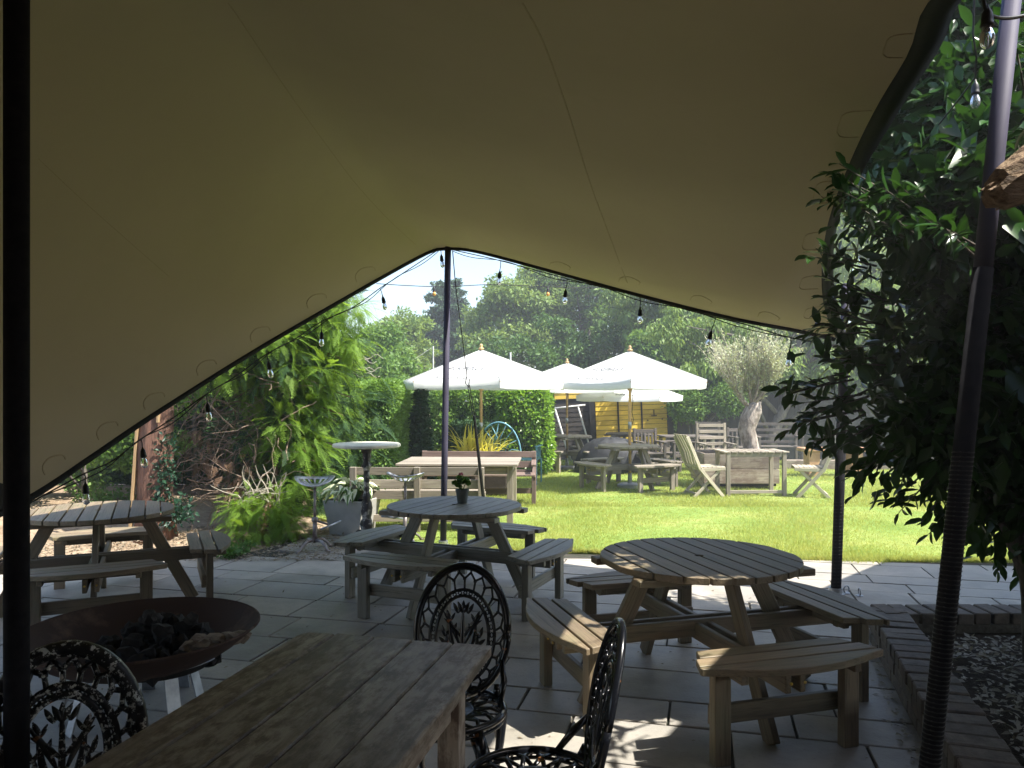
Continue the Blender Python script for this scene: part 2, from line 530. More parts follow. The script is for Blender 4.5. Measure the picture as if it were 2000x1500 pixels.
def ground_mat(name, cols, sc, bd=.03):
    m, nt, b, out = newmat(name)
    v = coords(nt, obj=False)
    n = noise(nt, v, sc, 7, .7)
    n2 = noise(nt, v, sc * 9, 4, .7)
    col = ramp(nt, n, [(.3, cols[0]), (.5, cols[1]), (.7, cols[2])])
    col = mixc(nt, ramp(nt, n2, [(.5, 0.), (.7, .6)]), col, tuple(x * .55 for x in cols[0]))
    nt.links.new(col, b.inputs['Base Color']); b.inputs['Roughness'].default_value = .95; b.inputs['Specular IOR Level'].default_value = .1
    bump(nt, b, n2, 1, bd)
    return m
M['lawn'] = ground_mat('lawn_turf', [(.12, .20, .04), (.20, .28, .07), (.34, .35, .12)], .9)
M['earth'] = ground_mat('bare_earth', [(.20, .14, .09), (.32, .24, .165), (.42, .33, .23)], 1.4)
M['mulch'] = ground_mat('planter_soil', [(.04, .03, .022), (.07, .055, .04), (.1, .08, .06)], 6)
M['litterleaf'] = leafmat('fallen_leaf', (.10, .07, .04), (.36, .31, .23), .1, .7)
M['litterwhite'] = leafmat('pale_dry_leaf', (.24, .22, .17), (.48, .45, .38), .1, .7)

def fabric():
    m, nt, b, out = newmat('tan_stretch_fabric')
    v = coords(nt, rand=False)
    n = noise(nt, v, .7, 4, .6)
    wv = noise(nt, v, 420, 2, .5)
    n3 = noise(nt, v, 5, 5, .7)
    col = mixc(nt, ramp(nt, n, [(.3, 0.), (.7, 1.)]), (.53, .44, .31), (.48, .40, .28))
    col = mixc(nt, ramp(nt, n3, [(.55, 0.), (.8, .25)]), col, (.42, .34, .22))
    nt.links.new(col, b.inputs['Base Color']); b.inputs['Roughness'].default_value = .95
    b.inputs['Specular IOR Level'].default_value = .1
    ad = nt.nodes.new('ShaderNodeMath'); ad.operation = 'MULTIPLY_ADD'; ad.inputs[1].default_value = .15
    nt.links.new(wv, ad.inputs[0]); nt.links.new(n, ad.inputs[2])
    bump(nt, b, ad.outputs[0], .25, .01)
    return m
M['fabric'] = fabric()
M['seam'] = plain('stitched_seam', (.46, .37, .24), .9, 0, (.38, .30, .19), 80, .2)

def canvas():
    m, nt, b, out = newmat('white_parasol_canvas')
    b.inputs['Base Color'].default_value = (.82, .82, .80, 1); b.inputs['Roughness'].default_value = .85
    n = noise(nt, coords(nt), 3, 4, .6); bump(nt, b, n, .3, .02)
    tr = nt.nodes.new('ShaderNodeBsdfTranslucent'); tr.inputs[0].default_value = (.62, .66, .60, 1)
    ms = nt.nodes.new('ShaderNodeMixShader'); ms.inputs[0].default_value = .30
    nt.links.new(b.outputs[0], ms.inputs[1]); nt.links.new(tr.outputs[0], ms.inputs[2]); nt.links.new(ms.outputs[0], out.inputs[0])
    return m
M['canvas'] = canvas()
M['print'] = plain('grey_print', (.07, .07, .08), .8, 0, (.30,.30,.31), 30, lo=.35, hi=.6)
def glass():
    m, nt, b, out = newmat('clear_bulb_glass')
    b.inputs['Base Color'].default_value = (.95, .95, .95, 1); b.inputs['Roughness'].default_value = .03
    b.inputs['Transmission Weight'].default_value = .85; b.inputs['IOR'].default_value = 1.3
    return m
M['glass'] = glass()
M['filament'] = plain('amber_filament', (.75, .38, .10), .4, .3)

# ================================================================== SETTING
def clip_poly(poly, a, b):
    """keep the part of poly left of a->b"""
    out = []
    def side(p): return (b[0] - a[0]) * (p[1] - a[1]) - (b[1] - a[1]) * (p[0] - a[0])
    for i in range(len(poly)):
        p, q = poly[i], poly[(i + 1) % len(poly)]
        sp, sq = side(p), side(q)
        if sp >= 0: out.append(p)
        if sp * sq < 0:
            t = sp / (sp - sq)
            out.append((p[0] + (q[0] - p[0]) * t, p[1] + (q[1] - p[1]) * t))
    return out

def inside(poly, x, y):
    c = False; n = len(poly)
    for i in range(n):
        x1, y1 = poly[i]; x2, y2 = poly[(i + 1) % n]
        if (y1 > y) != (y2 > y) and x < (x2 - x1) * (y - y1) / (y2 - y1) + x1: c = not c
    return c

g = MB(); g.add([(-120, -60, -.06), (120, -60, -.06), (120, 160, -.06), (-120, 160, -.06)], [(0, 1, 2, 3)])
tag(g.build('ground', M['earth']), kind='structure')
PATIO = [(-8, -4.2), (8, -4.2), (8, 7.3), (3, 7.45), (-1.25, 8.12), (-1.5, 8.95), (-2.35, 8.75), (-2.85, 7.5), (-8, 7.3)]
LAWN = [(-1.25, 8.12), (3, 7.45), (8, 7.3), (30, 7.3), (30, 22), (-6, 22), (-3.2, 12), (-2.7, 10.2), (-1.5, 8.95)]
lg = MB(); lg.prism(LAWN, -.05, .002)
lawn = tag(lg.build('lawn', M['lawn']), kind='structure')
# uneven bare earth beside the patio on the left
nx, ny = 70, 60
xs = np.linspace(-9, -1.2, nx); ys = np.linspace(7.2, 13, ny)
X, Y = np.meshgrid(xs, ys)
Z = .01 * np.sin(X * 5 + Y * 3) + .012 * rng.normal(size=X.shape) - .012 + .05 * np.clip(-X - 3.4, 0, 2) * np.clip((Y - 8) / 3, 0, 1)
inl = np.array([[inside(LAWN, a, b) or inside(PATIO, a, b) for a in xs] for b in ys])
Z[inl] = -.035
V = np.stack([X, Y, Z], -1).reshape(-1, 3)
idx = np.arange(nx * ny).reshape(ny, nx)
F = np.stack([idx[:-1, :-1], idx[:-1, 1:], idx[1:, 1:], idx[1:, :-1]], -1).reshape(-1, 4)
tag(np_obj('soil', V, F, M['earth'], smooth=True), kind='structure')

pb = MB(); pb.prism(PATIO, -.05, -.014)
patio = tag(pb.build('patio', M['joint']), kind='structure')
th = R(-14)
ct, st = math.cos(th), math.sin(th)
v = -7.0
random.seed(21)
while v < 10.5:
    h = random.choice([.3, .45, .45, .6])
    u = -11 + random.random() * .6
    while u < 11:
        wd = random.choice([.45, .6, .6, .75, .9])
        gp = .007
        quad = [(u + gp, v + gp), (u + wd - gp, v + gp), (u + wd - gp, v + h - gp), (u + gp, v + h - gp)]
        quad = [(a * ct - b * st + random.uniform(-.003, .003), a * st + b * ct + random.uniform(-.003, .003)) for a, b in quad]
        cx = sum(p[0] for p in quad) / 4; cy = sum(p[1] for p in quad) / 4
        u += wd
        if not (-7.6 < cx < 7.6 and .3 < cy < 9.2): continue
        if abs(cx) > .8 * cy + 1.5: continue
        # clip along the patio's outer edges
        poly = quad
        if cx > -1.25:
            e = [((-1.25, 8.12), (3, 7.45)), ((3, 7.45), (8, 7.3))]
            for a, b in e: poly = clip_poly(poly, b, a) if len(poly) > 2 else poly
        elif cx > -2.6:
            for a, b in [((-1.5, 8.95), (-2.35, 8.75)), ((-2.35, 8.75), (-2.85, 7.5))]:
                if len(poly) > 2: poly = clip_poly(poly, a, b)
        else:
            if len(poly) > 2: poly = clip_poly(poly, (-2.85, 7.5), (-8, 7.3))
        if len(poly) < 3: continue
        cx = sum(p[0] for p in poly) / len(poly); cy = sum(p[1] for p in poly) / len(poly)
        mb = MB().prism([(a - cx, b - cy) for a, b in poly], -.03, random.uniform(-.002, .002))
        o = mb.build('paving_slab', M['slab'], patio, bevel=.004 if cy < 6 else 0)
        o.location = (cx, cy, 0)
        o.rotation_euler = (random.uniform(-.003, .003), random.uniform(-.003, .003), 0)
    v += h

# grass blades: denser near the patio, thinner farther off
def grass_patch(n, y0, y1, hmin, hmax, wd):
    y = y0 + (y1 - y0) * rng.random(n) ** 1.25
    x = -3 + (y * .75 + 3.4) * rng.random(n)
    keep = np.array([inside(LAWN, a, b) for a, b in zip(x, y)])
    x, y = x[keep], y[keep]; n = len(x)
    h = rng.uniform(hmin, hmax, n) * (1 + .5 * np.sin(x * 2.3 + 1.2 * np.sin(y * 1.7)))
    a = rng.random(n) * 2 * PI
    ln = rng.uniform(.2, .9, n) * h
    b = rng.random(n) * 2 * PI
    p0 = np.stack([x - wd * np.cos(a), y - wd * np.sin(a), np.zeros(n)], -1)
    p1 = np.stack([x + wd * np.cos(a), y + wd * np.sin(a), np.zeros(n)], -1)
    p2 = np.stack([x + ln * np.cos(b), y + ln * np.sin(b), h], -1)
    V = np.stack([p0, p1, p2], 1).reshape(-1, 3)
    return V
Vg = np.concatenate([grass_patch(170000, 7.3, 11.5, .015, .042, .0028), grass_patch(150000, 11, 19, .02, .05, .005)])
F = np.arange(len(Vg)).reshape(-1, 3)
tag(np_obj('grass', Vg, F, M['grass']), 'short bright green grass covering the sunlit lawn', 'grass', kind='stuff')
# taller grass along the patio edge
n = 16000
t = rng.random(n); x = -1.25 + t * 7.5
y = np.where(x < 3, 8.12 - (x + 1.25) * .67 / 4.25, 7.45 - (x - 3) * .03) + rng.normal(size=n) * .035 * (1 + .8 * np.sin(x * 6) * np.sin(x * 2.3)) + .01
h = rng.uniform(.02, .06, n); a = rng.random(n) * 2 * PI; b = rng.random(n) * 2 * PI; wd = .003
V = np.stack([np.stack([x - wd * np.cos(a), y - wd * np.sin(a), np.zeros(n)], -1), np.stack([x + wd * np.cos(a), y + wd * np.sin(a), np.zeros(n)], -1),
              np.stack([x + h * .7 * np.cos(b), y + h * .7 * np.sin(b), h], -1)], 1).reshape(-1, 3)
tag(np_obj('grass', V, np.arange(len(V)).reshape(-1, 3), M['grass']), 'ragged fringe of longer grass along the paving edge', 'grass', kind='stuff')

# ================================================================== TENT
def crom(pts, n):
    pts = [Vector(p) for p in pts]
    d = [0]
    for a, b in zip(pts, pts[1:]): d.append(d[-1] + (b - a).length)
    out = []
    for i in range(n):
        s = d[-1] * i / (n - 1)
        k = 0
        while k < len(pts) - 2 and d[k + 1] < s: k += 1
        t = (s - d[k]) / max(d[k + 1] - d[k], 1e-9)
        p1, p2 = pts[k], pts[k + 1]
        p0 = pts[k - 1] if k > 0 else p1 * 2 - p2
        p3 = pts[k + 2] if k + 2 < len(pts) else p2 * 2 - p1
        out.append(0.5 * ((2 * p1) + (-p0 + p2) * t + (2 * p0 - 5 * p1 + 4 * p2 - p3) * t * t + (-p0 + 3 * p1 - 3 * p2 + p3) * t ** 3))
    return out
Fpts = [P(-130, 1062, 4.2), P(50, 975, 4.8), P(175, 893, 5.25), P(300, 808, 5.75), P(500, 682, 6.55), P(700, 566, 7.5), P(800, 510, 8.0), P(848, 487, 8.2),
        P(880, 484, 8.2), P(925, 488, 8.05), P(1020, 512, 7.75), P(1240, 572, 7.2), P(1420, 617, 6.7), P(1560, 644, 6.4), P(1632, 660, 6.2)]
Gpts = [P(1632, 660, 6.2), P(1606, 590, 5.6), P(1606, 500, 5.1), P(1618, 430, 4.6), P(1650, 340, 4.0), P(1690, 250, 3.5), P(1745, 150, 3.0), P(1800, 75, 2.7), P(1792, 10, 2.42),
        Vector((1.28, 1.6, 2.72)), Vector((1.5, .3, 2.85)), Vector((1.7, -1.5, 2.9)), Vector((1.9, -3.9, 2.7))]
Rpts = [Vector((-4.8, -3.9, 1.9)), Vector((-3, -3.9, 2.3)), Vector((-1, -3.9, 2.55)), Vector((1.9, -3.9, 2.7))]
Lpts = [P(-130, 1062, 4.2), Vector((-3.5, 3, 1.25)), Vector((-3.9, 0, 1.9)), Vector((-4.8, -3.9, 1.9))]
NU, NV = 97, 81
Fc, Gc, Rc, Lc = crom(Fpts, NU), crom(Gpts, NV), crom(Rpts, NU), crom(Lpts, NV)
for _ in range(4): Gc = [Gc[0]] + [(Gc[i - 1] + Gc[i] * 2 + Gc[i + 1]) / 4 for i in range(1, NV - 1)] + [Gc[-1]]
grid = []
for j in range(NV):
    vv = j / (NV - 1)
    for i in range(NU):
        u = i / (NU - 1)
        s = Fc[i] * (1 - vv) + Rc[i] * vv + Lc[j] * (1 - u) + Gc[j] * u - (Fc[0] * (1 - u) * (1 - vv) + Fc[-1] * u * (1 - vv) + Rc[0] * (1 - u) * vv + Rc[-1] * u * vv)
        dpk = (s - Vector((-.72, 8.2, 3.17))); dl = dpk.length
        if 0 < j < NV - 1 and 0 < i < NU - 1:
            an = math.atan2(dpk.y, dpk.x)
            s = s + Vector((0, 0, .016 * math.sin(an * 34 + 1.3 * math.sin(an * 11)) * math.exp(-dl / 1.1) * min(1, dl / .5)))
            ed = min(j, 8) / 8
            s = s + Vector((0, 0, .008 * math.sin(i * 1.05) * math.exp(-j / 3.0) * min(j, 2) / 2))
            s = s + Vector((0, 0, .010 * math.sin(s.x * 2.1 + s.y * .9) * math.sin(s.y * 1.3)))
        grid.append(s)
faces = [(j * NU + i, j * NU + i + 1, (j + 1) * NU + i + 1, (j + 1) * NU + i) for j in range(NV - 1) for i in range(NU - 1)]
bvh = BVHTree.FromPolygons(grid, faces)
tent = tag(empty('stretch_tent', (0, 0, 0)), 'large tan stretch tent canopy with black hem sheltering the paved tables', 'tent')
can = MB(); can.add(grid, faces)
can.build('canopy', M['fabric'], tent, smooth=True)
ou = MB(); ou.add([p + Vector((0, 0, .014)) for p in grid], faces)
ou.build('outer_skin', M['outer'], tent, smooth=True)
hm = MB(); hm.tube([p + Vector((0, .012, -.004)) for p in Fc], .024, 8, flat=1.0); hm.tube([p for p in Lc], .022, 6)
hm.build('hem', M['hem'], tent, smooth=True)
# side flap: broad black edging along the right edge
fl = MB(); vs = []
for j, p in enumerate(Gc):
    t = j / (NV - 1)
    wdt = .075 + .012 * math.sin(j * .35) + .05 * max(0, math.sin((t - .2) / .45 * PI))
    tg = Gc[min(j + 3, NV - 1)] - Gc[max(j - 3, 0)]
    outw = Vector((-tg.y, tg.x, 0)).normalized()
    outw = (outw + Vector((.8, .1, 0))).normalized()
    vs += [p + Vector((0, 0, .004)), p + outw * wdt * .5 + Vector((0, 0, -.018)), p + outw * wdt + Vector((0, 0, .02)), p + outw * wdt + Vector((0, 0, .03)), p + Vector((0, 0, .02))]
fs = []
for j in range(NV - 1):
    for k in range(5):
        fs.append((j * 5 + k, j * 5 + (k + 1) % 5, (j + 1) * 5 + (k + 1) % 5, (j + 1) * 5 + k))
fl.add(vs, fs); fl.build('side_flap', M['hem'], tent, smooth=True)
eye = Vector((0, 0, 1.6))
def on_canopy(px, py, off=.004):
    d = (P(px, py, 5) - eye).normalized()
    h = bvh.ray_cast(eye, d)
    if h[0] is None: return None
    nrm = h[1] if h[1].dot(d) < 0 else -h[1]
    return h[0] + nrm * off, nrm
def ribbon(name, pix, wdt, mat, parent, off=.004):
    pts = []
    for px, py in pix:
        r_ = on_canopy(px, py, off)
        if r_: pts.append(r_)
    if len(pts) < 2: return
    mb = MB(); vs = []
    for i, (p, nrm) in enumerate(pts):
        t = (pts[min(i + 1, len(pts) - 1)][0] - pts[max(i - 1, 0)][0]).normalized()
        s = t.cross(nrm).normalized() * wdt / 2
        vs += [p - s, p + s, p + s - nrm * (off + .002), p - s - nrm * (off + .002)]
    fs = [(i * 4 + k, i * 4 + (k + 1) % 4, i * 4 + 4 + (k + 1) % 4, i * 4 + 4 + k) for i in range(len(pts) - 1) for k in range(4)]
    mb.add(vs, fs)
    return mb.build(name, mat, parent)
def dense(pts, n=24):
    return [(p.x, p.y) for p in crom([Vector((a, b, 0)) for a, b in pts], n)]
ribbon('seam', dense([(812, 478), (760, 430), (700, 365), (650, 300), (560, 175), (470, 40), (445, 5)]), .006, M['seam'], tent, .002)
ribbon('seam', dense([(1225, 552), (1190, 460), (1150, 350), (1105, 205), (1060, 80), (1020, 5)]), .008, M['seam'], tent, .002)
ribbon('seam', dense([(330, 540), (250, 470), (160, 390), (75, 310)]), .004, M['seam'], tent, .002)
for (x, y, dx, dy, ln) in [(715, 540, 36, -22, 1), (620, 592, 36, -20, 1), (510, 657, 36, -22, 1), (405, 722, 36, -22, 1), (303, 787, 38, -25, 1), (212, 845, 38, -27, 1), (108, 912, 40, -30, 1),
                          (1092, 524, 40, 6, 1), (1228, 553, 40, 6, 1), (1368, 590, 40, 8, 1), (1500, 622, 40, 8, 1)]:
    n_ = (dy * .32, -dx * .32) if dx * 1 > 0 and dy < 0 else (4, -10)
    a = (x - dx / 2, y - dy / 2); b = (x + dx / 2, y + dy / 2)
    k = .42
    nx_, ny_ = (-abs(dy) * k, -abs(dx) * k) if dy < 0 else (2, -12)
    ribbon('reinforcement_tape', dense([a, (a[0] + nx_ * .7 + dx * .1, a[1] + ny_ * .7 + dy * .1), (x + nx_, y + ny_), (b[0] + nx_ * .5, b[1] + ny_ * .5), b], 14), .009, M['seam'], tent, .003)
for (x, y, sx, sy) in [(1812, 90, 82, 42), (1712, 243, 72, 46), (1640, 376, 48, 38), (1612, 472, 42, 30), (1602, 553, 38, 22), (1604, 612, 32, 18)]:
    ribbon('reinforcement_tape', dense([(x, y - sy / 2 - 5), (x - sx * .8, y - sy / 2), (x - sx, y - sy * .1), (x - sx, y + sy / 2), (x - sx * .1, y + sy / 2)], 22), .005, M['seam'], tent, .003)

def canopy_z(x, y):
    h = bvh.ray_cast(Vector((x, y, -1)), Vector((0, 0, 1)))
    return h[0].z if h[0] else 2.8

def pole(a, b, r, mats, label, split=None, coil=None):
    a = Vector(a); b = Vector(b)
    t = empty('tent_pole', a)
    tag(t, label, 'pole', 'poles holding up the tent')
    L = b - a
    sp = split if split is not None else 0
    o = MB().tube([L * sp, L * (sp + .3 * (1 - sp)), L], r, 20).build('pole_shaft', mats[0], t, smooth=True)
    if sp: MB().tube([Vector((0, 0, 0)), L * (sp + .002)], r * 1.1, 20).build('sleeve', mats[1], t, smooth=True)  # black wrap; its colour also paints the backlit dark of the lower pole
    if coil:
        c = MB(); pts = []
        z0, z1, n = coil
        turns = n
        x = L.normalized(); u = Vector((1, 0, 0)); u = (u - x * u.dot(x)).normalized(); w_ = x.cross(u)
        for i in range(turns * 8 + 1):
            q = z0 + (z1 - z0) * i / (turns * 8)
            an = 2 * PI * i / 8
            pts.append(L * q + (u * math.cos(an) + w_ * math.sin(an)) * r * 1.12)
        c.tube(pts, .0026, 5); c.build('wound_cable', M['cable'], t, smooth=True)
    MB().lathe([(.07, 0), (.07, .008), (r * 1.5, .012), (r * 1.5, .05)], 20).build('foot_plate', M['steel'], t)
    return t
pole((-.735, 8.2, 0), P(875, 484, 8.2) + Vector((0, 0, .01)), .034, (M['pole'], M['pole_black']), 'violet grey pole holding up the tent peak behind the potted geranium', None)
p2 = pole((2.61, 6.19, 0), (2.70, 6.2, 2.5), .036, (M['pole'], M['pole_black']), 'slim dark pole standing beside two ring bolts on the paving', .62, (.01, .3, 26))
p3 = pole((1.27, 2.42, 0), (1.575, 2.42, 2.85), .0275, (M['pole'], M['pole_black']), 'leaning pole with cable wound around it next to the brick planter', .70, (.05, .50, 90))
zt = canopy_z(-1.29, 2.0)
pole((-1.29, 2.0, 0), (-1.29, 2.0, zt - .002), .030, (M['pole_black'], M['pole_black']), 'thick black pole nearest the speckled iron chair', None)
# ring bolts in the paving
for i, (x, y) in enumerate(((2.70, 6.2), (2.77, 6.12))):
    mb = MB(); mb.tube([(0.028 * math.cos(a * PI / 8), 0, .035 + .028 * math.sin(a * PI / 8)) for a in range(17)], .006, 6)
    t = empty('ring_bolt', (x, y, 0), .4 + i)
    tag(t, ['galvanised ring bolt closest to the foot of the slim pole', 'galvanised ring bolt farther from the pole foot'][i], 'bolt', 'ring bolts in the paving')
    mb.build('ring', M['steel'], t, smooth=True); MB().lathe([(.03, 0), (.03, .006), (.01, .012)], 14).build('plate', M['steel'], t)

# guy rope with turnbuckle
gr = tag(empty('guy_rope', P(884, 490, 8.1)), 'thin dark guy rope with hook hanging from the tent peak', 'rope')
def rel(o, pts): return [p - Vector(o.location) for p in pts]
MB().tube(rel(gr, [P(884, 490, 8.1), P(890, 560, 8.15), P(903, 660, 8.2), P(912, 735, 8.25)]), .006, 6).build('rope', M['cable'], gr)
MB().tube(rel(gr, [P(912, 735, 8.25), P(909, 748, 8.25), P(915, 757, 8.25), P(917, 740, 8.25)]), .006, 6).build('hook', M['cable'], gr)
for dx in (-.010, .010):
    MB().tube(rel(gr, [P(915, 752, 8.25) + Vector((dx, 0, 0)), P(926, 815, 8.3) + Vector((dx, 0, 0))]), .005, 6).build('link', M['cable'], gr)
MB().tube(rel(gr, [P(926, 812, 8.3), P(944, 972, 8.5), P(946, 1010, 8.6)]), [.014, .02, .018], 8).build('strap', M['cable'], gr)

# ------------------------------------------------------------------ string lights
_bulb = {}
def bulb_parts(parent, p, drop=.0, sway=0., sc=1.0, warm=False, glass_on=True):
    """socket hangs from point p; local frame = parent"""
    if 's' not in _bulb:
        _bulb['s'] = MB().lathe([(.004, 0), (.006, -.012), (.011, -.02), (.016, -.03), (.0185, -.05), (.0185, -.062), (.021, -.066), (.021, -.076)], 12).mesh('socket', M['cable'], True)
        _bulb['b'] = MB().lathe([(.012, -.072), (.016, -.086), (.0225, -.105), (.0235, -.12), (.019, -.138), (.008, -.148), (.0005, -.15)], 14).mesh('bulb', M['glass'], True)
        _bulb['f'] = MB().tube([(0, 0, -.08), (.006, 0, -.095), (-.006, 0, -.105), (.006, 0, -.115), (0, 0, -.12)], .0018, 4).mesh('filament', M['filament'])
        _bulb['w'] = MB().lathe([(.012, -.072), (.02, -.086), (.027, -.105), (.024, -.12), (.008, -.135), (.0005, -.137)], 14).mesh('bulb', M['filament'], True)
    top = Vector(p)
    s = bpy.data.objects.new('socket', _bulb['s']); C.objects.link(s); s.parent = parent
    end = top + Vector((sway * drop, 0, -drop))
    s.location = end; s.scale = (sc,) * 3; s.rotation_euler = (0, -sway * .6, 0)
    if glass_on:
        b = bpy.data.objects.new('bulb', _bulb['w'] if warm else _bulb['b']); C.objects.link(b); b.parent = s
        if not warm:
            f = bpy.data.objects.new('filament', _bulb['f']); C.objects.link(f); f.parent = s
    if drop > .01:
        MB().tube([top, (top + end) / 2 + Vector((.004, 0, 0)), end], .004, 5).build('dropper', M['cable'], parent)
def light_string(label, pts, bulbs, r=.005, sag=0, twin=False):
    t = empty('string_light', pts[0])
    tag(t, label, 'string lights', 'festoon strings around the tent')
    o = Vector(pts[0])
    c = crom([p - o for p in pts], len(pts) * 5)
    mb = MB(); mb.tube(c, r, 5)
    if twin: mb.tube([p + Vector((.004, -.02, -.018 - .02 * math.sin(i * .5))) for i, p in enumerate(c)], r * .8, 5)
    mb.build('cable', M['cable'], t, smooth=True)
    for bl in bulbs:
        bulb_parts(t, bl[0] - o, *bl[1:])
    return t
light_string('festoon string hanging beneath the left hem of the tent',
    [P(856, 488, 8.05), P(770, 545, 7.7), P(742, 563, 7.6), P(690, 600, 7.3), P(628, 628, 7.0), P(575, 663, 6.7), P(520, 692, 6.4), P(460, 735, 6.1), P(400, 772, 5.8), P(340, 815, 5.6), P(275, 858, 5.3), P(220, 900, 5.1), P(165, 925, 4.9), P(90, 965, 4.7), P(30, 1000, 4.5)],
    [(P(742, 563, 7.6), .07, .35, 1.0), (P(628, 628, 7.0), .08, 0, 1.), (P(520, 692, 6.4), .05, .3, 1.), (P(402, 772, 5.8), .05, .2, 1.), (P(275, 858, 5.3), .05, .2, 1.), (P(165, 925, 4.9), .05, .1, 1.), (P(860, 488, 8.05), .04, .2, 1.)], twin=True)
light_string('festoon string strung level across the gap below the tent peak',
    [P(735, 554, 10.5), P(800, 558, 10.6), P(870, 560, 10.7), P(960, 556, 10.8), P(1070, 560, 10.9), P(1160, 562, 11), P(1260, 556, 11)],
    [(P(848, 559, 10.6), .0, 0, 1.0, True), (P(1070, 560, 10.9), .0, 0, 1.0, True)], r=.006)
light_string('festoon string hanging beneath the right front hem of the tent',
    [P(884, 488, 8.0), P(980, 510, 7.6), P(1110, 545, 7.2), P(1180, 562, 7.0), P(1250, 580, 6.8), P(1330, 602, 6.5), P(1398, 620, 6.3), P(1450, 632, 6.15), P(1545, 660, 5.95), P(1640, 676, 5.8), P(1720, 690, 5.6)],
    [(P(978, 510, 7.6), .09, -.1, 1.), (P(1108, 545, 7.2), .09, -.15, 1.), (P(1250, 580, 6.8), .09, 0, 1.), (P(1398, 620, 6.3), .10, -.35, 1.), (P(1545, 660, 5.95), .09, -.12, 1.)], twin=True)
light_string('festoon string through the leaves at the top of the big shrub',
    [P(1905, -60, 2.9), P(1900, 100, 3.0), P(1905, 150, 3.1), P(1700, 420, 4.4), P(1657, 560, 5.4), P(1655, 600, 5.6)],
    [(P(1905, 150, 3.1), .01, 0, .8), (P(1655, 592, 5.6), .02, 0, 1.2)], r=.004)
light_string('festoon string with one clear bulb hanging at the top of the leaning pole',
    [P(1915, -60, 2.0), P(1922, 0, 2.0), P(1932, 28, 2.0), P(1975, 35, 2.05), P(2040, 20, 2.1)],
    [(P(1928, 8, 2.0), .0, 0, .78)], r=.005)

# ================================================================== TREES AND SHRUBS
def trunk_mb(mb, base, top, r0, r1, seg=9, wob=.05, n=7):
    base = Vector(base); top = Vector(top)
    pts = []; rs = []
    for i in range(n + 1):
        t = i / n
        p = base.lerp(top, t)
        if 0 < i < n: p += Vector((random.uniform(-wob, wob), random.uniform(-wob, wob), 0))
        pts.append(p); rs.append((r0 + (r1 - r0) * t) * random.uniform(.93, 1.07) * (1.25 if i == 0 else 1))
    mb.tube(pts, rs, seg)
    return pts

def tree(name, label, base, E, nleaf, L, mat, bark, cat='tree', tr=.18, group=None, clump=0, rc=(.5, .9), droop=.1, TV=LV, TF=LF, spread=.9):
    base = Vector(base)
    t = empty(name, base)
    tag(t, label, cat, group)
    E = [((c[0] - base.x, c[1] - base.y, c[2] - base.z), r) for c, r in E]
    mb = MB()
    zc = sum(e[0][2] for e in E) / len(E)
    top = max(e[0][2] + e[1][2] * .5 for e in E)
    cx = sum(e[0][0] for e in E) / len(E)
    pts = trunk_mb(mb, (0, 0, -.05), (cx, 0, top), tr, tr * .25, 8, tr * .5)
    for c, r in E:
        for k in range(3):
            s = random.choice(pts[1:5]); d = Vector(c) + Vector((random.uniform(-.6, .6) * r[0], random.uniform(-.6, .6) * r[1], random.uniform(0, .7) * r[2]))
            mid = s.lerp(d, .5) + Vector((0, 0, .1 * (d - s).length))
            mb.tube([s, mid, d], [tr * .35, tr * .2, tr * .06], 5)
    mb.build('trunk', bark, t, smooth=True)
    if clump:
        E2 = clumps_in(E, clump, *rc)
        pos, out = ellip_points(E2, nleaf, .7)
    else:
        pos, out = ellip_points(E, nleaf, .5)
    leaf_mesh('crown', pos, out, L, mat, t, droop=droop, spread=spread, TV=TV, TF=TF)
    return t

def g_(px, D): return ((px - 1000) / 1500 * D, D, 0)
def e_(px, py, D, rx, ry, rz):
    p = P(px, py, D); return ((p.x, p.y, p.z), (rx, ry, rz))

# far trees beyond the fence
far = 'trees beyond the far hedge and fence'
tree('deciduous_tree', 'light green rounded tree left of the dark spiky fir', g_(765, 26), [e_(765, 690, 26, 1.25, 1.4, 1.3), e_(735, 730, 26, 1.2, 1.2, 1.2), e_(800, 700, 26, .9, 1, 1.6)], 24000, .13, M['tree_b'], M['barkgrey'], group=far, clump=70, rc=(.25, .5))
tree('deciduous_tree', 'dense green tree behind the twisted bare branches', g_(700, 19), [e_(700, 725, 19, .9, 1.2, .9), e_(770, 745, 18.5, .7, 1, .5), e_(745, 700, 19.5, .6, .9, .7)], 22000, .10, M['tree_a'], M['barkgrey'], group=far, clump=60, rc=(.2, .4))
tree('birch_tree', 'tall airy tree just right of the sky gap', g_(1010, 27), [e_(1000, 640, 27, 1.6, 1.6, 1.8), e_(985, 575, 27, .7, 1, .8), e_(1040, 590, 27, 1.1, 1.2, 1.3), e_(960, 690, 27, 1.2, 1.2, 1.3)], 34000, .13, M['tree_b'], M['barkgrey'], group=far, clump=110, rc=(.25, .55), droop=.4)
tree('deciduous_tree', 'full green tree behind the right hand white parasol', g_(1150, 28), [e_(1120, 630, 28, 2.2, 1.6, 2.2), e_(1150, 560, 28, 2, 1.6, 1.6), e_(1090, 555, 28, 1.2, 1.2, 1.2), e_(1200, 640, 28, 1.8, 1.5, 2)], 38000, .14, M['tree_a'], M['barkgrey'], group=far, clump=120, rc=(.3, .6))
tree('deciduous_tree', 'darkest tree low behind the parasols and black shed', g_(1170, 23), [e_(1150, 700, 23, 2.0, 1.2, 1.2), e_(1290, 690, 23, 1.6, 1.2, 1.4), e_(1010, 710, 23, 1.6, 1.2, .9)], 30000, .12, M['tree_c'], M['barkgrey'], group=far, clump=110, rc=(.25, .5))
